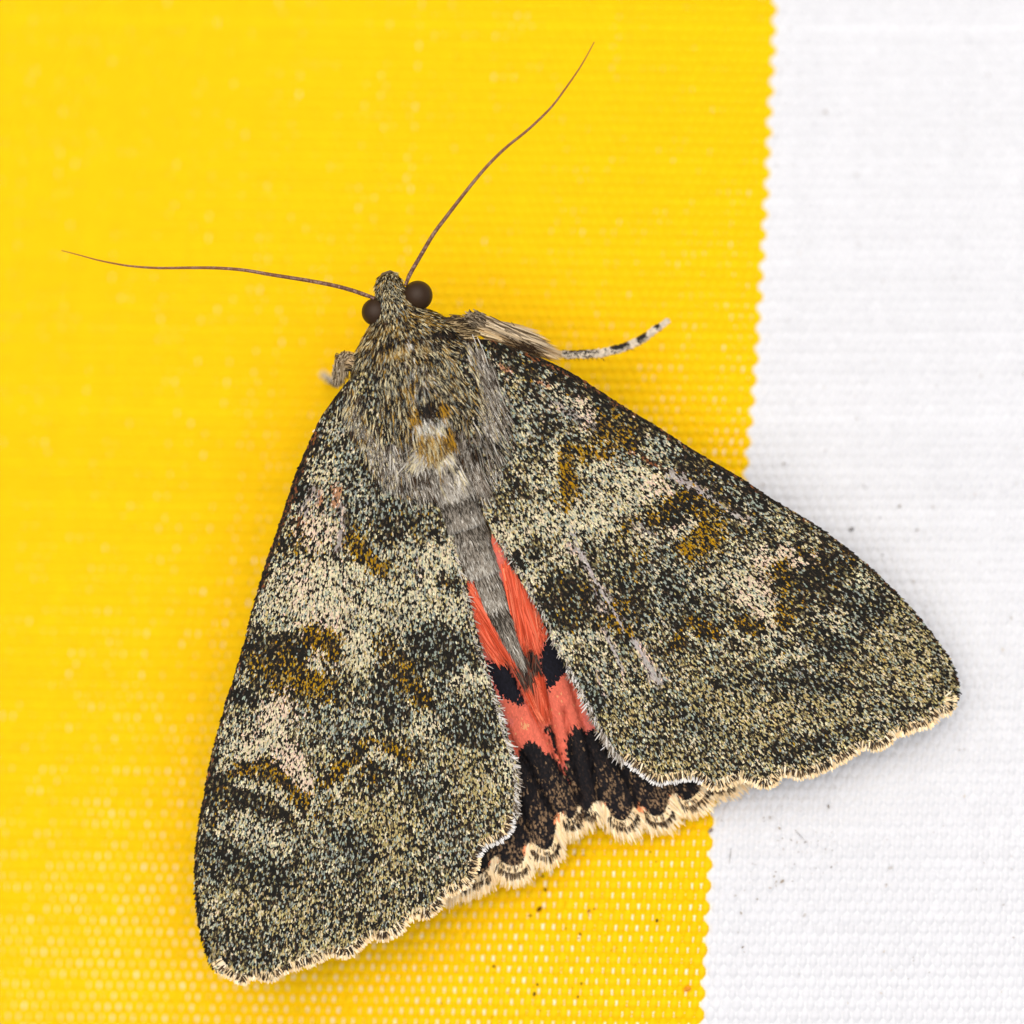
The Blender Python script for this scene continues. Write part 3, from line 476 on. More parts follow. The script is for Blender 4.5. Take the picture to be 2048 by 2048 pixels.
def forewing_fringe(wing, wz, term_s, inn_s, nin, side):
    bag = Bag(); white = (lambda q: q[:, 1] < 1720 if side < 0 else q[:, 0] < 1400)
    wm = white(term_s)
    for seg, cols in ((~wm, CREAM_F), (wm, WHITE_F)):
        ids = np.where(seg)[0]
        if len(ids) < 4: continue
        ln, nn = term_s[ids], nin[ids]
        fringe(bag, ln, nn, wz, 26, 17, 2.6, 3.2, CREAM_F * .9, zlift=.02)
        fringe(bag, ln, nn, wz, 13, 12.5, 1.5, 3.4, cols, zlift=-.03, jitter=.14)
        dk = lambda q: .25 + .75 * (vnoise(q[:, 0], q[:, 1], 11, 91) > .3)
        fringe(bag, ln, nn, wz, 20, 13, 2.2, 2.5, DARK_F, zlift=.07, jitter=.15, prob=dk)
    # hairs on the inner margin, sweeping backwards
    ti = unit(np.gradient(inn_s, axis=0)); ni = np.stack([ti[:, 1], -ti[:, 0]], -1)
    if (ni[:, 0] * side).sum() < 0: ni = -ni
    m = inn_s[:, 1] > 1060
    low = inn_s[:, 1] > (1400 if side < 0 else 1330)
    back = lambda q: np.tile(AX * 1.7, (len(q), 1))
    fringe(bag, inn_s[m], ni[m], wz, 10, 17, 1.7, 1.8, GREY_F, flow=back, zlift=.04, lsd=.25)
    fringe(bag, inn_s[low], ni[low], wz, 8, 15, 2.0, 2.2, np.vstack([WHITE_F[1:2], GREY_F[:3]]), flow=lambda q: np.tile(AX * .9, (len(q), 1)), zlift=.06, lsd=.2)
    part('wing_fringe', *bag.get()[:2], M_hair, wing, bag.get()[2], kind='stuff')

wl = build_forewing(-1, costaL, termL, innL, baseL, veinsL, strokesL, (800, 420), 3, 'mottled forewing with a bare tan scar, lying wholly on the yellow stripe')
wr = build_forewing(1, costaR, termR, innR, baseR, veinsR, strokesR, (760, 440), 23, 'mottled forewing with pale scratched streaks, reaching onto the white stripe')
forewing_fringe(wl[0], *wl[1:5], -1); forewing_fringe(wr[0], *wr[1:5], 1)

# ---------------------------------------------------------------- hind wings
mid = R('G', [(520, 770), (600, 960), (660, 1100), (705, 1190), (760, 1385), (800, 1490), (870, 1640), (900, 1740)])
lobesL = R('H', [(925, 850), (905, 920), (870, 948), (830, 930), (800, 900), (778, 925), (765, 1040), (745, 1130), (690, 1172), (630, 1150), (590, 1120), (560, 1140), (552, 1200), (520, 1265), (450, 1290), (380, 1265), (330, 1220), (305, 1235), (285, 1300), (225, 1342), (150, 1370), (60, 1400), (-60, 1440)])
lobesR = R('H', [(925, 850), (945, 885), (985, 892), (1020, 860), (1050, 822), (1085, 820), (1120, 860), (1170, 935), (1240, 962), (1300, 925), (1325, 865), (1350, 848), (1385, 870), (1430, 915), (1490, 928), (1550, 900), (1578, 830), (1600, 770), (1630, 770), (1670, 810), (1725, 806), (1790, 760), (1830, 700), (1900, 690), (1990, 670), (2080, 600)])
hindL = R('G', [(160, 100), (240, 140), (300, 330), (340, 460), (420, 600)]) + mid + lobesL[1:] + [(850, 1700), (880, 1500), (860, 1300), (880, 1160)]
hindR = R('G', [(340, -140), (330, 20), (350, 100), (380, 280), (420, 460), (470, 640)]) + mid + lobesR[1:] + [(1460, 1480), (1300, 1400), (1180, 1250), (1090, 1120), (1030, 1030)]
foldsL = [R('G', [(300, 480), (420, 760), (560, 1050), (700, 1300), (770, 1480)]), R('G', [(330, 1000), (480, 1330), (560, 1430), (640, 1600), (730, 1760)]), R('G', [(300, 1000), (420, 1400), (520, 1700), (560, 1840)])]
foldsR = [R('G', [(560, 720), (640, 880), (690, 1020), (740, 1260), (780, 1420)]), R('G', [(830, 880), (900, 1120), (950, 1300), (1000, 1560), (1035, 1720)]), R('G', [(1000, 1250), (1150, 1450), (1230, 1600), (1275, 1700)]), R('G', [(800, 1100), (850, 1380), (900, 1640)])]
bandL = R('G', [(270, 730), (330, 770), (400, 780), (440, 800), (490, 880), (520, 960), (550, 1050), (500, 1040), (455, 1025), (380, 985), (330, 880)])
bandR = R('G', [(640, 720), (660, 650), (690, 590), (760, 560), (840, 840), (770, 860), (740, 910), (690, 965), (670, 880), (640, 800)])
darkL = R('G', [(440, 1400), (490, 1385), (525, 1320), (560, 1290), (600, 1275), (640, 1310), (680, 1360), (740, 1400), (790, 1470), (960, 1740), (960, 2000), (200, 2400), (200, 1500)])
darkR = R('G', [(880, 1760), (800, 1560), (790, 1480), (815, 1430), (800, 1370), (815, 1260), (840, 1205), (880, 1190), (930, 1220), (985, 1195), (1050, 1230), (1500, 1300), (1800, 1700), (1400, 2000), (900, 1800)])
gapd = R('G', [(660, 1190), (700, 1185), (735, 1250), (770, 1400), (740, 1360)])
HWC = dict(red=lin((222, 110, 86)), pink=lin((222, 114, 98)), orange=lin((222, 82, 44)), black=lin((24, 22, 24)), nap=lin((46, 36, 32)), straw=lin((132, 106, 78)), rim=lin((240, 206, 150)))

def build_hindwing(side, poly, lobes, folds, band, dark, seed, lab):
    poly = np.array(poly); lob = resample(smooth(lobes, 6), 2.5); midl = resample(mid, 6)
    def hz(u, v):
        a = along(u, v)
        z = 2.55 - 0.0040 * np.maximum(0, a - 620)
        for f in folds: z = z - 0.75 * np.exp(-(pdist(u, v, f) / 5.0) ** 1.3)
        z = z - 0.9 * np.exp(-pdist(u, v, midl) / 8.0)
        return z * MM
    k0 = poly[:, 1] > -1; ply = resample(np.vstack([poly, poly[:1]]), 5)[:-1]
    gx, gy = np.meshgrid(np.arange(ply[:, 0].min(), ply[:, 0].max(), 7.0), np.arange(ply[:, 1].min(), ply[:, 1].max(), 7.0)); gx = gx.ravel(); gy = gy.ravel()
    k = inside(gx, gy, ply); gx, gy = gx[k], gy[k]; k = pdist(gx, gy, np.vstack([ply, ply[:1]])) > 3; gx, gy = gx[k], gy[k]
    nb = len(ply); res = geometry.delaunay_2d_cdt([Vector(p) for p in np.vstack([ply, np.stack([gx, gy], -1)])], [(i, (i + 1) % nb) for i in range(nb)], [], 1, 1e-4)
    uv = np.array([tuple(p) for p in res[0]]); F = np.array([f for f in res[2] if len(f) == 3]); z = hz(uv[:, 0], uv[:, 1]); nv = len(uv)
    def zone(u, v):
        du = (vnoise(u, v, 7, seed) - .5) * 9 + rng.normal(0, 2.2, len(u)); dv = (vnoise(u, v, 7, seed + 1) - .5) * 9 + rng.normal(0, 2.8, len(u))
        return inside(u + du, v + dv, np.array(band)), inside(u + du, v + dv, np.array(dark)) | inside(u + du, v + dv, np.array(gapd))
    b, dk = zone(uv[:, 0], uv[:, 1]); cm = np.where((b | dk)[:, None], HWC['black'], HWC['red'])
    V = np.vstack([P(uv[:, 0], uv[:, 1], z), P(uv[:, 0], uv[:, 1], z - .05 * MM)])
    wing = part('hindwing', V, np.vstack([F, F[:, ::-1] + nv]), M_scale, colors=np.vstack([cm, cm]), sm=True, label=lab)
    gx, gy = np.meshgrid(np.arange(ply[:, 0].min(), ply[:, 0].max(), 2.6), np.arange(ply[:, 1].min(), ply[:, 1].max(), 3.4))
    u = gx.ravel() + rng.normal(0, .8, gx.size); v = gy.ravel() + rng.normal(0, 1, gx.size); k = inside(u, v, ply); u, v = u[k], v[k]; n = len(u)
    fd = unit(np.stack([u - 955, v - 1010], -1)); a_ = rng.normal(0, .1, n); fd = np.stack([fd[:, 0] * np.cos(a_) - fd[:, 1] * np.sin(a_), fd[:, 0] * np.sin(a_) + fd[:, 1] * np.cos(a_)], -1)
    b, dk = zone(u, v); dm = pdist(u, v, lob[::2])
    C = np.where((vnoise(u, v, 60, seed + 3) > .5)[:, None], HWC['red'], HWC['pink']) * np.exp(rng.normal(0, .09, (n, 1)))
    fleck = (rng.random(n) < .012) | ((np.hypot(u - R('G', [(540, 1185)])[0][0], v - R('G', [(540, 1185)])[0][1]) < 9) & (rng.random(n) < .5)); C[fleck] = lin((226, 160, 110))
    bl = np.where((rng.random(n) < .22)[:, None], HWC['nap'], HWC['black']) * np.exp(rng.normal(0, .2, (n, 1)))
    pr = (sstep(120, 20, dm) * .20 + .02) * (vnoise(u * 1.6, v * .5, 14, seed + 6) > .42) * 1.5
    straw = rng.random(n) < pr; bl[straw] = HWC['straw'] * np.exp(rng.normal(0, .25, (straw.sum(), 1)))
    C[dk] = bl[dk]; C[b] = HWC['black'] * np.array([.8, .9, 1.3]) * np.exp(rng.normal(0, .2, (b.sum(), 1)))
    # orange tinge where the margin is notched
    for q in R('H', [(780, 905), (560, 1135), (1080, 822), (1352, 850), (1600, 775), (315, 1225)]):
        kk = (np.hypot(u - q[0], v - q[1]) < 10 + rng.normal(0, 2.5, n)); C[kk] = lin((238, 150, 100)) * np.exp(rng.normal(0, .15, (kk.sum(), 1)))
    L = 8.5; z0 = hz(u, v); u1 = u + fd[:, 0] * L; v1 = v + fd[:, 1] * L
    p0 = P(u, v, z0 + .01 * MM); p1 = P(u1, v1, hz(u1, v1) + .035 * MM + rng.normal(0, .008, n) * MM); d = p1 - p0
    Vs, Fs, Cs = blades(p0, unit(d), np.tile([0, 0, 1.], (n, 1)), np.linalg.norm(d, axis=1), 3.2 * S, C, prof=(.6, 1., .8))
    part('wing_scales', Vs, Fs, M_scale, wing, Cs, kind='stuff')
    # fringe: cream cilia, with a dark bar over every lobe
    bag = Bag(); t = unit(np.gradient(lob, axis=0)); ni = np.stack([t[:, 1], -t[:, 0]], -1)
    if ni[:, 1].sum() > 0: ni = -ni
    outw = unit(np.stack([lob[:, 0] - 1010, lob[:, 1] - 1150], -1)); ni = unit(ni * .35 - outw)
    for _ in range(5): ni[1:-1] = unit(ni[:-2] + ni[1:-1] * 2 + ni[2:])
    lo = pdist(lob[:, 0], lob[:, 1], np.array(R('H', LOBE_TIPS)))
    fringe(bag, lob, ni, hz, 8, 42, 0.9, 2.2, CREAM_F, zlift=.0, jitter=.08, lsd=.10)
    fringe(bag, lob, ni, hz, 8, 30, 1.2, 2.4, CREAM_F, zlift=.03, jitter=.10, lsd=.2)
    def lobe_p(q): return sstep(26, 13, np.min([np.hypot(q[:, 0] - x, q[:, 1] - y) for x, y in R('H', LOBE_TIPS)], axis=0)) * .85
    fringe(bag, lob, ni, hz, -6, 13, 1.5, 2.0, DARK_F, zlift=.17, jitter=.14, prob=lobe_p, lsd=.25)
    fringe(bag, lob, ni, hz, 4, 9, 2.0, 2.0, DARK_F, zlift=.15, jitter=.2, prob=lambda q: lobe_p(q) * .4, lsd=.2)
    part('wing_fringe', *bag.get()[:2], M_hair, wing, bag.get()[2], kind='stuff')
    return wing, hz
LOBE_TIPS = [(225, 1342), (160, 1365), (450, 1290), (400, 1275), (500, 1278), (690, 1172), (640, 1155), (730, 1140), (870, 948), (895, 925), (985, 892), (1240, 962), (1190, 940), (1290, 930), (1490, 928), (1440, 915), (1545, 905), (1725, 806), (1690, 808), (1775, 770), (1870, 692), (1940, 680)]
hl, hzl = build_hindwing(-1, hindL, lobesL, foldsL, bandL, darkL, 50, 'red and black hindwing showing the broader black scalloped border toward the yellow stripe')
hr, hzr = build_hindwing(1, hindR, lobesR, foldsR, bandR, darkR, 60, 'red and black hindwing with its fringe reaching the white stripe')

def wing_hair(wing, hz, root_line, ends, n, cols, wdt, zl, jit=5):
    """long silky hairs from a root line to an end line"""
    a = resample(np.array(root_line), 2); b = resample(np.array(ends), 2); t = rng.random(n)
    r = np.stack([np.interp(t * (len(a) - 1), np.arange(len(a)), a[:, k]) for k in (0, 1)], -1) + rng.normal(0, jit, (n, 2))
    e = np.stack([np.interp(t * (len(b) - 1), np.arange(len(b)), b[:, k]) for k in (0, 1)], -1) + rng.normal(0, jit, (n, 2))
    s = rng.random(n)[:, None] * .45; f = (.75 + .25 * rng.random(n))[:, None]; r2 = r + (e - r) * s; e2 = r + (e - r) * np.maximum(f, s + .25)
    p0 = P(r2[:, 0], r2[:, 1], hz(r2[:, 0], r2[:, 1]) + (zl - .08) * MM); p1 = P(e2[:, 0], e2[:, 1], hz(e2[:, 0], e2[:, 1]) + (.05 + zl * .6 + rng.normal(0, .06, n)) * MM); d = p1 - p0
    C = cols[rng.integers(0, len(cols), n)] * np.exp(rng.normal(0, .14, (n, 1)))
    nor = unit(np.array([0, 0, 1.]) + rng.normal(0, .35, (n, 3)) * [1, 1, 0])
    return blades(p0, unit(d), nor, np.linalg.norm(d, axis=1), wdt * S * rng.normal(1, .2, n).clip(.5, 1.5), C, lift=.10 * MM, droop=.12 * MM, prof=(.7, 1., 1., .8, .15))
REDH = np.array([lin(c) for c in [(222, 92, 58), (208, 80, 48), (230, 106, 74), (190, 70, 42), (236, 124, 88)]])
DKH = np.array([lin(c) for c in [(60, 42, 36), (36, 28, 26), (120, 62, 44), (96, 80, 66)]])
bag = Bag()
bag.add(*wing_hair(hl, hzl, R('G', [(170, 260), (200, 420), (240, 600)]), R('G', [(480, 770), (440, 800), (380, 790)]), 900, REDH, 3.0, .35))
bag.add(*wing_hair(hl, hzl, R('G', [(170, 240), (200, 300), (260, 400)]), R('G', [(490, 760), (520, 850), (540, 900)]), 700, REDH, 2.8, .45))
bag.add(*wing_hair(hl, hzl, R('G', [(490, 830), (520, 900), (540, 950)]), R('G', [(640, 1120), (670, 1180), (690, 1200)]), 330, REDH, 2.8, .30, 4))
bag.add(*wing_hair(hl, hzl, R('G', [(470, 760), (500, 830)]), R('G', [(570, 940), (560, 990)]), 130, DKH, 2.2, .45, 5))
part('red_hairs', *bag.get()[:2], M_hair, hl, bag.get()[2], kind='stuff')
bag = Bag()
bag.add(*wing_hair(hr, hzr, R('G', [(415, 110), (460, 200), (520, 320)]), R('G', [(530, 760), (590, 780), (650, 730)]), 1000, REDH, 3.0, .4))
bag.add(*wing_hair(hr, hzr, R('G', [(560, 380), (610, 440), (650, 520)]), R('G', [(620, 680), (650, 660), (680, 620)]), 420, REDH, 3.0, .25))
bag.add(*wing_hair(hr, hzr, R('G', [(590, 820), (620, 850), (650, 880)]), R('G', [(660, 1130), (690, 1160), (715, 1180)]), 380, REDH, 2.8, .35, 4))
bag.add(*wing_hair(hr, hzr, R('G', [(560, 720), (610, 740)]), R('G', [(580, 900), (650, 870)]), 170, DKH, 2.2, .45, 5))
bag.add(*wing_hair(hr, hzr, R('G', [(520, 740), (560, 800)]), R('G', [(590, 950), (620, 1000)]), 110, DKH, 2.0, .5, 4))
part('red_hairs', *bag.get()[:2], M_hair, hr, bag.get()[2], kind='stuff')

# ---------------------------------------------------------------- body: one lofted mesh from head tuft to tail
ST = np.array([  # centre u, v, half width, top z (mm), depth (mm)
    (772, 543, 9, 1.5, .5), (774, 552, 20, 1.9, 1.0), (776, 566, 27, 2.3, 1.6), (780, 588, 31, 2.7, 2.2), (786, 612, 38, 2.9, 2.7), (793, 632, 56, 3.0, 3.2), (799, 650, 78, 3.3, 3.8),
    (806, 675, 102, 3.5, 4.6), (812, 698, 114, 3.6, 5.0), (818, 716, 124, 3.35, 5.0), (827, 742, 132, 3.65, 5.5), (843, 790, 136, 3.85, 5.8), (858, 838, 128, 3.9, 5.8), (870, 880, 106, 3.8, 5.2), (880, 915, 80, 3.7, 4.6),
    (895, 955, 58, 3.7, 4.0), (915, 1010, 50, 3.6, 3.8), (926, 1046, 48, 3.6, 3.7), (931, 1058, 45, 3.35, 3.5), (950, 1110, 43, 3.35, 3.3), (962, 1142, 40, 3.3, 3.2), (967, 1152, 37, 3.05, 3.0), (985, 1200, 31, 2.9, 2.6),
    (1003, 1240, 25, 2.75, 2.2), (1022, 1285, 16, 2.45, 1.6), (1036, 1315, 9, 2.2, 1.0), (1043, 1330, 3, 2.0, .5)], float)
def body_at(t, a):
    """t = station (continuous), a = angle 0 right .. pi left over the top"""
    s = [np.interp(t, np.arange(len(ST)), ST[:, k]) for k in range(5)]
    x = np.cos(a); y = np.sin(a); hz_ = s[4] / 2 * MM; zc = s[3] * MM - hz_
    u = s[0] + PX[0] * s[2] * x; v = s[1] + PX[1] * s[2] * x
    return P(u, v, zc + hz_ * np.sign(y) * np.abs(y) ** .9), u, v
nt_, na = (len(ST) - 1) * 3 + 1, 28
T, AA = np.meshgrid(np.linspace(0, len(ST) - 1, nt_), np.linspace(0, 2 * np.pi, na, endpoint=False), indexing='ij')
Vb, _, _ = body_at(T.ravel(), AA.ravel()); i = np.arange(nt_ - 1)[:, None]; j = np.arange(na)[None, :]; j2 = (j + 1) % na
Fb = np.stack([i * na + j, i * na + j2, (i + 1) * na + j2, (i + 1) * na + j], -1).reshape(-1, 4)
body = part('body', Vb, Fb[:, ::-1], M_skin, sm=True)

FUR = {k: lin(c) for k, c in dict(black=(26, 23, 18), brown=(70, 52, 34), cream=(212, 198, 154), blue=(146, 150, 138), gold=(164, 128, 56), ochre=(182, 134, 26), white=(216, 210, 194), grey=(150, 141, 126), dgrey=(92, 83, 70)).items()}
FK = list(FUR); FC = np.array([FUR[k] for k in FK])
def fm(**k):
    a = np.zeros(len(FK)); 
    for q, x in k.items(): a[FK.index(q)] = x
    return a / a.sum()
FM = dict(base=fm(black=.50, brown=.12, cream=.21, blue=.08, gold=.09), D=fm(black=.80, brown=.2), C=fm(black=.46, brown=.14, gold=.22, cream=.18), G=fm(grey=.32, dgrey=.20, white=.12, brown=.14, black=.22),
          O=fm(ochre=.42, gold=.22, black=.24, brown=.12), W=fm(white=.62, blue=.18, grey=.2), T=fm(gold=.42, cream=.30, brown=.28), A=fm(grey=.56, dgrey=.20, white=.24), H=fm(black=.44, brown=.10, cream=.28, blue=.12, gold=.06), P=fm(white=.45, grey=.25, cream=.30))
FS = [('C', 'A', [(560, 640), (800, 560), (1000, 520), (1250, 600)], 110, .9), ('H', 'A', [(690, 200), (700, 400)], 130, .95), ('T', 'A', [(520, 700), (460, 760)], 60, .6),
      ('D', 'A', [(590, 810), (660, 750), (740, 700), (900, 700), (1050, 660), (1190, 650)], 34, 1.), ('T', 'A', [(640, 830), (820, 770), (960, 750)], 48, .75), ('W', 'A', [(830, 740)], 22, .8), ('T', 'A', [(1250, 620), (1330, 640)], 45, .7),
      ('G', 'A', [(1340, 740), (1420, 900), (1500, 1100), (1520, 1300), (1480, 1500)], 85, .85), ('G', 'A', [(700, 1650), (950, 1760), (1150, 1700)], 150, .8), ('G', 'A', [(1250, 1500), (1350, 1700)], 130, .75), ('G', 'A', [(420, 1350), (560, 1550)], 70, .5),
      ('D', 'A', [(560, 1150), (650, 1250), (760, 1250)], 60, .4), ('G', 'A', [(900, 960), (930, 1100)], 80, .5), ('T', 'A', [(830, 1050), (850, 1150)], 30, .6), ('O', 'A', [(890, 1250), (865, 1340)], 34, .95), ('O', 'A', [(1080, 1220), (1090, 1250)], 30, .8), ('D', 'A', [(960, 1230), (1010, 1290)], 48, .85),
      ('W', 'A', [(930, 1400), (1060, 1350)], 52, .95), ('O', 'A', [(1100, 1430), (1180, 1480)], 30, .9), ('T', 'A', [(940, 1500), (1020, 1560)], 75, .85), ('D', 'A', [(860, 1400), (880, 1450)], 30, .6), ('P', 'A', [(900, 1660), (1030, 1670), (1150, 1640), (1210, 1560)], 30, .9), ('P', 'A', [(1180, 1760), (1210, 1860)], 32, .8),
      ('A', 'B', [(1560, 900), (1600, 1000), (1660, 1150), (1720, 1350), (1800, 1550), (1880, 1750)], 150, 1.)]
def fur_mix(u, v):
    m = np.tile(FM['base'], (len(u), 1)); du = (vnoise(u, v, 14, 301) - .5) * 12; dv = (vnoise(u, v, 14, 302) - .5) * 12
    for typ, reg, pts, r, st in FS:
        d = pdist(u + du, v + dv, np.array(R(reg, pts))); wgt = (st * np.exp(-(d / (r * REG[reg][2] / 1932)) ** 2))[:, None]; m = m * (1 - wgt) + FM[typ] * wgt
    c = np.cumsum(m, 1); f = vnoise(u, v, 5, 303) * .5 + rng.random(len(u)) * .5; q = np.empty(len(u)); q[np.argsort(f)] = (np.arange(len(u)) + .5) / len(u)
    q = np.where(rng.random(len(u)) < .6, rng.random(len(u)), q)
    k = (q[:, None] > c).sum(1).clip(0, len(FK) - 1)
    return FC[k] * np.exp(rng.normal(0, .14, (len(u), 1)))

def body_fur(t0, t1, n, length, width, lift, flare=.35, forward=False, amin=0.02, amax=.98, jit=.18, sw=.9, phase=None):
    # density by width of the station so that the coat is even
    tt = np.linspace(t0, t1, 200); wgt = np.interp(tt, np.arange(len(ST)), ST[:, 2]); ds = np.hypot(np.gradient(np.interp(tt, np.arange(len(ST)), ST[:, 0])), np.gradient(np.interp(tt, np.arange(len(ST)), ST[:, 1])))
    cdf = np.cumsum(wgt * ds); cdf /= cdf[-1]; t = np.interp(rng.random(n), cdf, tt)
    x = rng.uniform(-1, 1, n) ; x = np.sign(x) * np.abs(x) ** .92
    a = np.arccos(np.clip(x * math.cos(amin * math.pi), -1, 1))
    p, u, v = body_at(t, a); e = .02
    pt, _, _ = body_at(t + e, a); pa, _, _ = body_at(t, a + e)
    tv = unit(pt - p); av = unit(pa - p); nor = unit(np.cross(tv, av)); nor *= np.sign(nor[:, 2:3] + 1e-9)
    d3 = tv * (-1 if forward else 1) - av * (np.cos(a) * flare)[:, None] * -1 * -1
    swirl = (vnoise(u, v, 22, 305) - .5) * sw + rng.normal(0, jit, n)
    d3 = unit(d3 + av * swirl[:, None] + nor * rng.normal(lift, .08, n)[:, None])
    L = length * np.exp(rng.normal(0, .2, n)) * S
    C = fur_mix(u + AX[0] * length * .5, v + AX[1] * length * .5)
    if phase:
        f = np.clip((t - phase[0]) / (phase[1] - phase[0]), 0, 1); q = rng.random(n)
        C = np.where((q < f ** 2 * .6)[:, None], FUR['white'] * .9, np.where((q > .10 + 1.6 * f)[:, None], FUR['dgrey'] * .45, np.where((q > .45 + .5 * f)[:, None], FUR['dgrey'], FUR['grey']))) * np.exp(rng.normal(0, .13, (n, 1)))
    nn = unit(nor + rng.normal(0, .3, (n, 3)))
    return blades(p - nor * (.01 if phase else .05) * MM, d3, nn, L, width * S * rng.normal(1, .2, n).clip(.5, 1.6), C, lift=0, droop=L * (.03 if phase else .22), prof=(.8, 1., .8, .12))
bag = Bag()
bag.add(*body_fur(0.2, 4.6, 5600, 13, 2.2, .45, forward=False, flare=.1, jit=.4))
bag.add(*body_fur(4.0, 6.8, 6000, 14, 2.1, .40, flare=.45, jit=.28))
bag.add(*body_fur(6.4, 9.3, 12500, 15, 1.9, .42, flare=.45))
bag.add(*body_fur(8.8, 14.2, 24000, 20, 1.9, .32, flare=.45))
bag.add(*body_fur(12.2, 15.0, 1800, 36, 1.8, .18, flare=.55))
def ab(t0, t1, n, L):     # one ring of the abdomen: brownish at its front, pale at its hind edge
    V, F, C = body_fur(t0, t1, n, L, 1.9, .10, flare=.08, jit=.06, sw=.2, phase=(t0, t1)); bag.add(V, F, C)
ab(22.2, 25.6, 5000, 22); ab(20.2, 22.4, 6500, 17); ab(17.5, 20.2, 9500, 15); ab(15.7, 17.5, 8000, 14); ab(14.0, 15.7, 5000, 16)
# long tegula hairs that lie over the wing roots
def drape(root, ends, n, L, wz, cols_mix, wdt=2.3, zoff=.5):
    a = resample(np.array(root), 2); b = resample(np.array(ends), 2); t = rng.random(n)
    r = np.stack([np.interp(t * (len(a) - 1), np.arange(len(a)), a[:, k]) for k in (0, 1)], -1) + rng.normal(0, 9, (n, 2))
    e = np.stack([np.interp(t * (len(b) - 1), np.arange(len(b)), b[:, k]) for k in (0, 1)], -1) + rng.normal(0, 9, (n, 2))
    s = rng.random(n)[:, None]; d = unit(e - r); lenp = np.linalg.norm(e - r, axis=1, keepdims=True); r2 = r + d * np.maximum(0, lenp - L) * s; Ln = L * np.exp(rng.normal(0, .2, (n, 1))); e2 = r2 + d * Ln
    zz = lambda q, k: np.maximum(wz(q[:, 0], q[:, 1]) + (k * MM), np.interp(np.abs(across(q[:, 0], q[:, 1])), [0, 60, 110, 140], [3.85, 3.75, 3.35, 0]) * MM * (along(q[:, 0], q[:, 1]) < 400))
    f = (1 - s[:, 0]); p0 = P(r2[:, 0], r2[:, 1], zz(r2, .05 + zoff * 0)); p1 = P(e2[:, 0], e2[:, 1], zz(e2, .12)); dd = p1 - p0
    if cols_mix is None: C = fur_mix(e2[:, 0], e2[:, 1])
    else: C = FC[(rng.random(n)[:, None] > np.cumsum(FM[cols_mix])).sum(1).clip(0, len(FK) - 1)] * np.exp(rng.normal(0, .14, (n, 1)))
    bag.add(*blades(p0, unit(dd), unit(np.array([0, 0, 1.]) + rng.normal(0, .3, (n, 3))), np.linalg.norm(dd, axis=1), wdt * S, C, lift=.16 * MM, droop=.14 * MM, prof=(.7, 1., .8, .1)))
drape(R('A', [(1330, 660), (1420, 900), (1420, 1200), (1330, 1450)]), R('A', [(1500, 1050), (1620, 1350), (1640, 1600), (1480, 1900)]), 700, 28, wr[1], 'G', 1.6)
drape(R('A', [(1300, 700), (1380, 950), (1380, 1250)]), R('A', [(1480, 1100), (1560, 1400), (1560, 1600)]), 1900, 26, wr[1], None, 1.8)
drape(R('A', [(1250, 1450), (1300, 1550)]), R('A', [(1250, 1900), (1480, 1950)]), 700, 36, wr[1], 'G', 1.7)
drape(R('A', [(380, 1050), (480, 1250), (600, 1450), (800, 1580)]), R('A', [(330, 1280), (480, 1550), (640, 1850), (950, 1950)]), 2800, 26, wl[1], None, 1.8)
drape(R('A', [(600, 1500), (850, 1620), (1000, 1680)]), R('A', [(640, 1860), (880, 1950), (1120, 1950)]), 1000, 34, wl[1], 'G', 1.7)
# upright crest tufts on the thorax
def tuft(reg, c, n, rad, L, mixn, lift=.9, dirn=None):
    q = np.array(R(reg, [c])[0]) + rng.normal(0, rad * .5, (n, 2)); t = np.interp(along(q[:, 0], q[:, 1]), along(ST[:, 0], ST[:, 1]), np.arange(len(ST)))
    z = np.interp(t, np.arange(len(ST)), ST[:, 3]) * MM - .1 * MM; p = P(q[:, 0], q[:, 1], z); dx = AX if dirn is None else np.array(dirn)
    d = unit(np.stack([np.full(n, dx[0]) + rng.normal(0, .17, n), np.full(n, -dx[1]) + rng.normal(0, .17, n), np.full(n, lift)], -1))
    C = FC[(rng.random(n)[:, None] > np.cumsum(FM[mixn])).sum(1).clip(0, len(FK) - 1)] * np.exp(rng.normal(0, .15, (n, 1)))
    Ls = L * S * np.exp(rng.normal(0, .18, n))
    bag.add(*blades(p, d, np.tile([0, 0, 1.], (n, 1)) + rng.normal(0, .2, (n, 3)), Ls, 1.8 * S, C, droop=Ls * .35, prof=(.8, 1., .8, .15)))
tuft('A', (985, 1190), 420, 22, 24, 'D', .6); tuft('A', (885, 1230), 220, 14, 24, 'O', .5); tuft('A', (1070, 1190), 160, 12, 22, 'O', .5)
tuft('A', (990, 1330), 480, 24, 24, 'W', .4); tuft('A', (1000, 1450), 620, 28, 28, 'T', .5); tuft('A', (1130, 1410), 150, 11, 24, 'O', .5)
tuft('A', (940, 1590), 240, 18, 24, 'P', .4, (-.4, .8)); tuft('A', (1090, 1590), 280, 18, 26, 'P', .4, (.4, .9)); tuft('A', (1190, 1740), 240, 13, 30, 'P', .3)
part('fur', *bag.get()[:2], M_hair, body, bag.get()[2], kind='stuff')

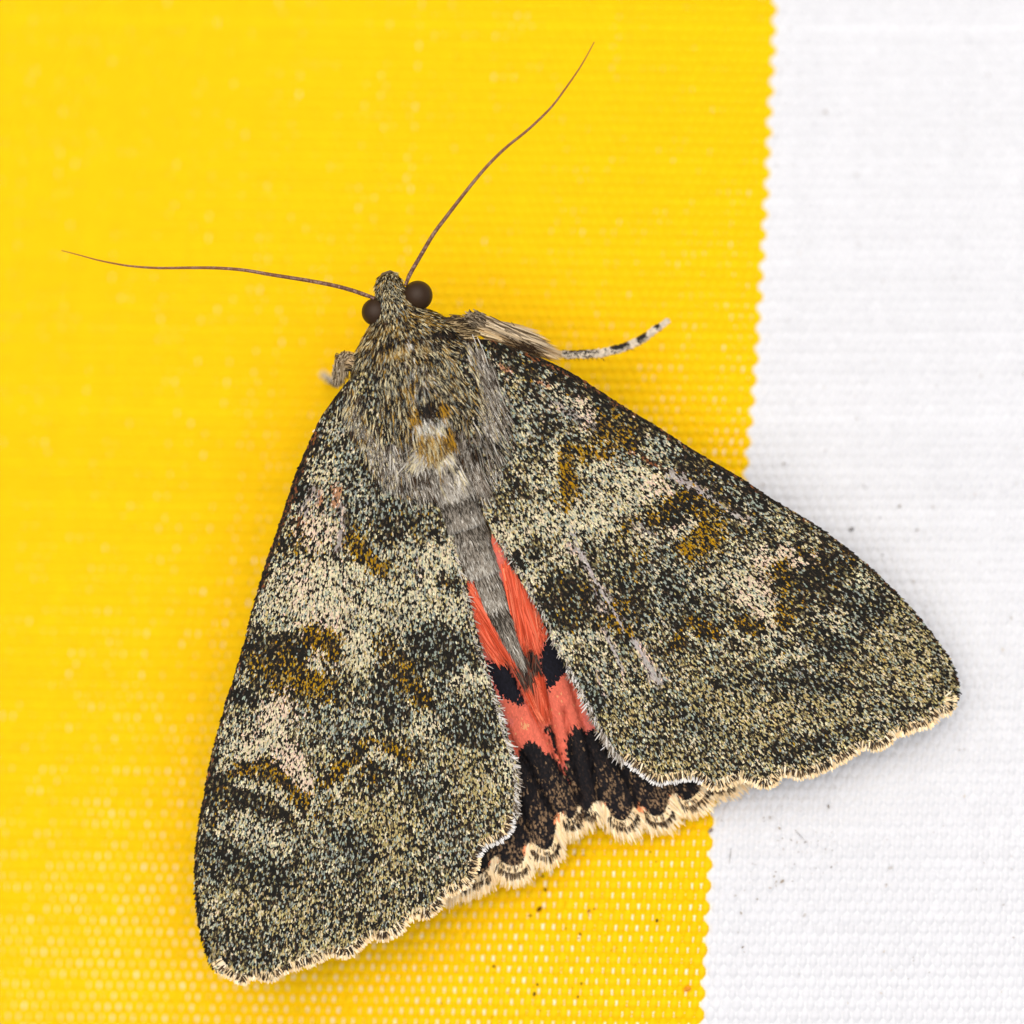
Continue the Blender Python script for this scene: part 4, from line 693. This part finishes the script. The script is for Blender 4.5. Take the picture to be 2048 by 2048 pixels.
# ---------------------------------------------------------------- eyes
def ball(c, r, seg=32, rings=20, sq=(1, 1, 1)):
    a, b = np.meshgrid(np.linspace(0, np.pi, rings + 1), np.linspace(0, 2 * np.pi, seg, endpoint=False), indexing='ij')
    V = np.stack([np.sin(a) * np.cos(b), np.sin(a) * np.sin(b), np.cos(a)], -1).reshape(-1, 3) * np.array(sq) * r + c
    i = np.arange(rings)[:, None]; j = np.arange(seg)[None, :]; j2 = (j + 1) % seg
    return V, np.stack([i * seg + j, (i + 1) * seg + j, (i + 1) * seg + j2, i * seg + j2], -1).reshape(-1, 4)
M_eye = bpy.data.materials.new('eye'); M_eye.use_nodes = True; t = M_eye.node_tree; b = t.nodes['Principled BSDF']
b.inputs['Base Color'].default_value = (*lin((58, 42, 28)), 1); b.inputs['Roughness'].default_value = .4; b.inputs['Specular IOR Level'].default_value = .18
vo = t.nodes.new('ShaderNodeTexVoronoi'); vo.inputs['Scale'].default_value = 26000; bp = t.nodes.new('ShaderNodeBump'); bp.inputs['Strength'].default_value = .25; bp.inputs['Distance'].default_value = .00001
tcn = t.nodes.new('ShaderNodeTexCoord'); t.links.new(tcn.outputs['Object'], vo.inputs['Vector']); t.links.new(vo.outputs['Distance'], bp.inputs['Height']); t.links.new(bp.outputs[0], b.inputs['Normal'])
for (eu, ev, er) in ((751, 624, 28), (835.5, 591, 30)):
    part('eye', *ball(P(eu, ev, 1.95 * MM), er * S), M_eye, sm=True)

# ---------------------------------------------------------------- tubes: antennae and legs
def tube(path, rad, seg=10, colfun=None):
    """path (n,3), rad (n,)"""
    t = unit(np.gradient(path, axis=0)); s = unit(np.cross(t, [0, 0, 1.])); u = np.cross(s, t); n = len(path); a = np.linspace(0, 2 * np.pi, seg, endpoint=False)
    V = path[:, None] + (s[:, None] * np.cos(a)[None, :, None] + u[:, None] * np.sin(a)[None, :, None]) * rad[:, None, None]
    i = np.arange(n - 1)[:, None]; j = np.arange(seg)[None, :]; j2 = (j + 1) % seg
    F = np.stack([i * seg + j, i * seg + j2, (i + 1) * seg + j2, (i + 1) * seg + j], -1).reshape(-1, 4)
    # close both ends
    V = np.vstack([V.reshape(-1, 3), path[:1], path[-1:]]); c0 = n * seg; jj = np.arange(seg); k2 = (jj + 1) % seg
    F = np.vstack([F, np.stack([k2, jj, np.full(seg, c0), np.full(seg, c0)], -1)[:, [0, 1, 2, 2]], np.stack([(n - 1) * seg + jj, (n - 1) * seg + k2, np.full(seg, c0 + 1), np.full(seg, c0 + 1)], -1)])
    return V, F
def tube3(path, rad, seg=10):
    V, F = tube(path, rad, seg); T1 = F[:, [0, 1, 2]]; T2 = F[F[:, 2] != F[:, 3]][:, [0, 2, 3]]; return V, np.vstack([T1, T2])

def antenna(pts, z0, z1, lab):
    pts = resample(smooth(pts, 8), 1.3); n = len(pts); s = np.arange(n) * 1.3; L = s[-1]; f = s / L
    z = (z0 + (z1 - z0) * f + .25 * np.sin(f * 3.1)) * MM
    r = np.interp(f, [0, .04, .3, .7, 1], [3.6, 4.4, 3.9, 2.6, 1.0]); ring = np.abs(np.sin(np.pi * s / 5.2)); rad = r * (.84 + .2 * ring ** .7) * S
    V, F = tube3(P(pts[:, 0], pts[:, 1], z), rad, 10)
    k = np.repeat(np.arange(n), 10); c0 = lin((92, 56, 40)); c1 = lin((150, 116, 96)); c2 = lin((150, 92, 44))
    base = c0 * (1 - f[k])[:, None] + c2 * f[k][:, None]; sc = ((vnoise(s[k], np.tile(np.arange(10), n) * 7., 3.4, 210) > .58) & (f[k] < .8))[:, None]
    C = np.where(sc, c1, base); C = np.where((ring[k] < .35)[:, None], C * .55, C); C = np.vstack([C, c0[None], c2[None]])
    part('antenna', V, F, M_chitin, colors=C, sm=True, label=lab)
antenna([(811, 571.5), (819.6, 549), (842, 510), (867, 468), (892, 434.5), (920, 398), (951, 359), (979, 327), (1012, 295), (1049, 265.4), (1074, 243), (1104.6, 212), (1132.6, 174.6), (1158, 138), (1174.5, 110), (1188.5, 84)], 2.5, .6, 'long curved brown antenna raised away from the head')
antenna([(750, 597), (705, 581), (663, 570), (610, 560), (540, 549), (487, 540), (434, 536), (381.6, 535.5), (318, 536), (269, 533), (234, 528), (195, 520), (160, 510.5), (123, 501)], 2.3, .4, 'long brown antenna stretched sideways from the head')

BLK = lin((34, 28, 22)); PAL_ = lin((208, 194, 170))
def leg(name_lab, coxa, tib, tarsus, hairs, bands, spines, rt=5.5):
    """coxa: [(u,v,z,r)..] hairy thigh and shin, tarsus: [(u,v,z,r)..] banded foot"""
    full = np.array(coxa + tib + tarsus, float); q = resample(np.array(smooth(full, 6)), 2.0)
    V, F = tube3(P(q[:, 0], q[:, 1], q[:, 2] * MM), q[:, 3] * S, 10); n = len(q)
    t0 = np.array(tarsus[0][:2]); it = int(np.argmin(np.hypot(q[:, 0] - t0[0], q[:, 1] - t0[1])))
    Cq = np.tile(lin((196, 168, 126)), (n, 1)); m = max(1, n - it); f = (np.arange(n) - it) / m
    dark = np.zeros(n, bool)
    for a_, b_ in bands: dark |= (f > a_) & (f < b_)
    Cq[it:] = np.where(dark[it:, None], BLK, PAL_)
    C = np.vstack([np.repeat(Cq, 10, 0), Cq[:1], Cq[-1:]])
    lg = part('leg', V, F, M_chitin, colors=C, sm=True, label=name_lab)
    # scales on the foot
    bag = Bag(); k = rng.integers(it, n, 1500) if m > 6 else np.array([], int)
    if len(k):
        tg = unit(np.gradient(q[:, :2], axis=0)); sd = np.stack([-tg[:, 1], tg[:, 0]], -1); x = rng.uniform(-1, 1, len(k))
        u = q[k, 0] + sd[k, 0] * q[k, 3] * x; v = q[k, 1] + sd[k, 1] * q[k, 3] * x; z = q[k, 2] * MM + np.sqrt(1 - x * x) * q[k, 3] * S
        p0 = P(u, v, z); e = tg[k] * 6 + sd[k] * x[:, None] * 1.5 + rng.normal(0, .8, (len(k), 2)); p1 = P(u + e[:, 0], v + e[:, 1], z + .02 * MM); d = p1 - p0
        dk = dark[k] & (x < rng.normal(.45, .35, len(k))); dk = np.where(f[k] < .36, rng.random(len(k)) < np.where(x < -.1, .75, .3) * (f[k] < .30), dk)
        C = np.where(dk[:, None], BLK, PAL_) * np.exp(rng.normal(0, .2, (len(k), 1)))
        bag.add(*blades(p0, unit(d), np.tile([0, 0, 1.], (len(k), 1)), np.linalg.norm(d, axis=1), 2.6 * S, C, prof=(.6, 1., .5)))
    for (r0, e0, num, cols, wd, z0, z1, jit) in hairs:
        a = resample(np.array(r0, float), 1); b = resample(np.array(e0, float), 1); tt = rng.random(num)
        r = np.stack([np.interp(tt * (len(a) - 1), np.arange(len(a)), a[:, k_]) for k_ in (0, 1)], -1) + rng.normal(0, jit, (num, 2)); e = np.stack([np.interp(tt * (len(b) - 1), np.arange(len(b)), b[:, k_]) for k_ in (0, 1)], -1) + rng.normal(0, jit, (num, 2))
        s = rng.random(num)[:, None] * .55; fe = np.minimum(1, s + .35 + rng.random(num)[:, None] * .2); r2 = r + (e - r) * s; e2 = r + (e - r) * fe
        zz0 = z0 + (z1 - z0) * s[:, 0] + rng.normal(0, .12, num); zz1 = z0 + (z1 - z0) * fe[:, 0] + rng.normal(0, .15, num)
        p0 = P(r2[:, 0], r2[:, 1], zz0 * MM); p1 = P(e2[:, 0], e2[:, 1], zz1 * MM); d = p1 - p0; C = np.array([lin(c) for c in cols])[rng.integers(0, len(cols), num)] * np.exp(rng.normal(0, .13, (num, 1)))
        bag.add(*blades(p0, unit(d), unit(np.array([0, 0, 1.]) + rng.normal(0, .25, (num, 3))), np.linalg.norm(d, axis=1), wd * S, C, lift=.1 * MM, droop=.12 * MM, prof=(.8, 1., .8, .12)))
    part('leg_hair', *bag.get()[:2], M_hair, lg, bag.get()[2], kind='stuff')
    if spines:
        bag = Bag(); a = np.array([s_[0] for s_ in spines], float); e = np.array([s_[1] for s_ in spines], float); zz = np.interp(a[:, 0], np.sort(q[it:, 0]), q[it:, 2][np.argsort(q[it:, 0])]) * MM
        p0 = P(a[:, 0], a[:, 1], zz); p1 = P(e[:, 0], e[:, 1], zz - .2 * MM); d = p1 - p0
        for rot in (np.array([0, 0, 1.]), np.array([.8, .1, .4])):
            bag.add(*blades(p0, unit(d), np.tile(rot, (len(a), 1)), np.linalg.norm(d, axis=1), 2.0 * S, np.tile(lin((70, 42, 24)), (len(a), 1)), prof=(1., .8, .3)))
        part('leg_spines', *bag.get()[:2], M_hair, lg, bag.get()[2], kind='stuff')
    return lg
def I_(x, y): return R('I', [(x, y)])[0]
sp = [((x, 570 - (x - 960) * .01), (x + 12, 592)) for x in (960, 990, 1040, 1075, 1115, 1150, 1190, 1230)] + [((1265, 565), (1305, 602)), ((1295, 548), (1310, 560)), ((1345, 535), (1362, 548)), ((1375, 528), (1390, 540)), ((1400, 522), (1418, 534)), ((1430, 515), (1446, 528)), ((1480, 500), (1500, 518)), ((1510, 490), (1548, 510)),
      ((1560, 465), (1580, 475)), ((1590, 455), (1610, 465)), ((1620, 435), (1645, 442)), ((1650, 410), (1680, 418)), ((1700, 380), (1720, 388)), ((1735, 345), (1783, 346)), ((1760, 315), (1795, 318)), ((1810, 265), (1805, 235)), ((1825, 265), (1852, 292)), ((1830, 270), (1835, 250))]
ztip = -1.3
leg('front leg with tan hairy shin and black and white banded foot stretched over the yellow stripe',
    [(*I_(-60, 380), 1.0, 20), (*I_(80, 330), .9, 18), (*I_(190, 275), .9, 15)], [(*I_(330, 330), .9, 21), (*I_(520, 400), .5, 23), (*I_(720, 480), .1, 19), (*I_(860, 525), -.2, 11)],
    [(*I_(940, 538), -.5, 6.5), (*I_(1080, 540), -.6, 7.0), (*I_(1260, 528), -.8, 6.8), (*I_(1440, 487), -1.0, 6.4), (*I_(1600, 420), -1.2, 6.2), (*I_(1720, 335), ztip + .3, 5.4), (*I_(1820, 265), ztip, 3.6)],
    [([I_(150, 225), I_(230, 300), I_(260, 370)], [I_(880, 515), I_(930, 560), I_(900, 585)], 1100, [(214, 186, 138), (232, 208, 164), (196, 164, 116), (150, 120, 80)], 2.4, 1.5, .0, 5),
     ([I_(200, 225), I_(280, 260), I_(330, 300)], [I_(720, 370), I_(830, 460), I_(880, 520)], 620, [(150, 132, 106), (206, 184, 146), (104, 86, 62), (228, 208, 172)], 2.3, 1.9, .4, 5),
     ([I_(115, 230), I_(150, 200), I_(200, 195)], [I_(230, 300), I_(320, 270), I_(300, 240)], 420, [(120, 106, 84), (86, 72, 52), (170, 152, 122), (60, 48, 34)], 2.3, 2.0, 1.7, 5),
     ([I_(-60, 250), I_(-20, 320), I_(0, 400)], [I_(150, 240), I_(230, 300), I_(260, 400)], 500, [(150, 128, 88), (196, 172, 128), (86, 68, 44), (50, 40, 28)], 2.1, 2.2, 1.4, 7),
     ([I_(430, 370), I_(560, 430)], [I_(800, 560), I_(900, 590)], 60, [(60, 44, 28)], 1.6, 1.5, .4, 12)],
    [(.0, .02), (.34, .37), (.42, .585), (.66, .78), (.855, .90)], [(I_(*a), I_(*b)) for a, b in sp])
def J_(x, y): return R('J', [(x, y)])[0]
zt = float(zfab(*J_(400, 1240))) / MM + .3
leg('tucked front leg with a furry tan knee and small banded foot tip beside the thorax',
    [(*J_(1500, 1100), 1.6, 18), (*J_(1150, 850), 1.2, 17)], [(*J_(960, 800), .9, 15), (*J_(850, 1000), .4, 15), (*J_(820, 1250), -.6, 11)],
    [(*J_(760, 1480), -2.6, 5), (*J_(620, 1420), -3.9, 5), (*J_(520, 1350), zt + .3, 5), (*J_(370, 1230), zt, 4)],
    [([J_(1130, 720), J_(950, 620), J_(790, 720)], [J_(1000, 900), J_(850, 900), J_(720, 950)], 420, [(150, 132, 104), (196, 176, 142), (110, 92, 66), (84, 68, 46)], 2.3, 1.6, 1.2, 4),
     ([J_(1500, 800), J_(1450, 1150)], [J_(1000, 720), J_(960, 1050)], 420, [(120, 98, 62), (170, 146, 104), (60, 46, 30), (36, 30, 22)], 2.1, 2.0, 1.3, 5),
     ([J_(1020, 850), J_(860, 800), J_(740, 900), J_(700, 1080)], [J_(950, 1400), J_(860, 1480), J_(760, 1560), J_(690, 1420)], 700, [(190, 172, 140), (214, 198, 168), (150, 132, 104), (100, 86, 64)], 2.3, 1.4, .5, 4)],
    [(.28, .45), (.62, .72)], [])

# ---------------------------------------------------------------- dust on the cloth
def crumb(name, u, v, r, colr, lab, seed):
    g = np.random.default_rng(seed); V, F = ball(np.zeros(3), 1., 14, 9); nrm = unit(V)
    V = V * (1 + .35 * (vnoise(nrm[:, 0] * 9 + 20, nrm[:, 1] * 9 + nrm[:, 2] * 5 + 20, 4, 400 + seed) - .5))[:, None] * np.array([1., .62, .55]) * r * S
    a = g.uniform(.4, 1.0); V = V @ np.array([[math.cos(a), math.sin(a), 0], [-math.sin(a), math.cos(a), 0], [0, 0, 1]])
    c = P(float(u), float(v), float(zfab(u, v)) + (A_WAVE + 4.8 + r * .42) * S)
    C = np.array([lin(colr)]) * (.7 + .6 * vnoise(nrm[:, 0] * 9 + 30, nrm[:, 2] * 9 + 30, 2, 402))[:, None]
    o = mesh_obj(name, V + c, F, M_dirt, None, C, c, True); o.location = c
    tag(o, lab, 'crumb'); return o
u0, v0 = R('L', [(728, 394)])[0]; crumb('crumb', u0, v0, 6.2, (104, 62, 16), 'dark brown crumb on the yellow stripe beside the scalloped hind wing fringe', 1)
u0, v0 = R('L', [(1058, 406)])[0]; crumb('crumb', u0, v0, 3.6, (168, 110, 66), 'tiny pale tan crumb on the yellow stripe, smaller than the brown one', 2)
u0, v0 = R('L', [(1715, 925)])[0]; crumb('crumb', u0, v0, 8.0, (232, 150, 44), 'orange tan fibre crumb at the border of yellow and white stripe', 3)
# fine dust: grains and short fibres nobody could count
bag = Bag()
def grains(pts, size, cols, asp=1.6):
    pts = np.array(pts); n = len(pts); a = rng.uniform(0, 6.28, n); z = zfab(pts[:, 0], pts[:, 1]) + (A_WAVE + 5.2) * S; sz = size * np.exp(rng.normal(0, .35, n)) * S
    p = P(pts[:, 0], pts[:, 1], z); d = np.stack([np.cos(a), np.sin(a), np.zeros(n)], -1); C = np.array([lin(c) for c in cols])[rng.integers(0, len(cols), n)]
    bag.add(*blades(p - d * sz[:, None] * asp * .5, d, np.tile([0, 0, 1.], (n, 1)), sz * asp, sz, C, lift=sz * .5, droop=sz * .5, prof=(.4, 1., .8, .3)))
wp = np.stack([rng.uniform(1440, 2048, 150), rng.uniform(0, 2048, 150)], -1); wp = wp[wp[:, 0] > edge(wp[:, 1]) + 12]
grains(wp, 2.6, [(196, 192, 186), (206, 202, 194), (178, 170, 160), (212, 204, 192)])
cl = np.stack([rng.normal(1590, 60, 70), rng.normal(1700, 55, 70)], -1); cl = cl[cl[:, 0] > edge(cl[:, 1]) + 10]; grains(cl, 1.9, [(176, 168, 158), (150, 142, 134), (196, 188, 178)])
yp = np.stack([rng.uniform(880, 1400, 60), rng.uniform(1700, 2048, 60)], -1); grains(yp, 1.4, [(120, 84, 20), (70, 50, 24), (168, 120, 20)])
grains(R('L', [(990, 588), (1000, 560), (695, 960), (1008, 890), (690, 912), (425, 775), (15, 720), (1512, 470), (768, 264), (752, 176), (1097, 394), (905, 524), (715, 898), (1470, 14), (985, 980)]), 3.0, [(86, 62, 20), (54, 40, 24)])
grains(R('E', [(710, 85), (1325, 655), (1540, 500), (1430, 350), (1130, 495)]), 4.2, [(96, 92, 88), (130, 118, 100)]); grains(R('F', [(1490, 1220), (1565, 1270), (1510, 1270), (1170, 1575), (1185, 1905), (1325, 1440), (1540, 755), (875, 778)]), 4.2, [(140, 128, 116), (168, 156, 140)])
for x0, y0, x1, y1 in [(1725, 968, 1733, 978), (1757, 1034, 1764, 1037), (1462, 1697, 1458, 1730), (1590, 1660, 1612, 1684), (1175, 1822, 1180, 1836)]:
    z = float(zfab(x0, y0)) + (A_WAVE + 5.4) * S; p0 = P(np.array([x0]), np.array([y0]), z); p1 = P(np.array([x1]), np.array([y1]), z); d = p1 - p0
    bag.add(*blades(p0, unit(d), np.array([[0, 0, 1.]]), np.linalg.norm(d, axis=1), 1.3 * S, lin((120, 112, 104))[None], lift=.03 * MM, droop=.03 * MM))
dust = mesh_obj('dust', *bag.get()[:2], M_dirt, None, bag.get()[2]); tag(dust, 'fine grey and brown dust grains scattered over the cloth', 'dust', kind='stuff')
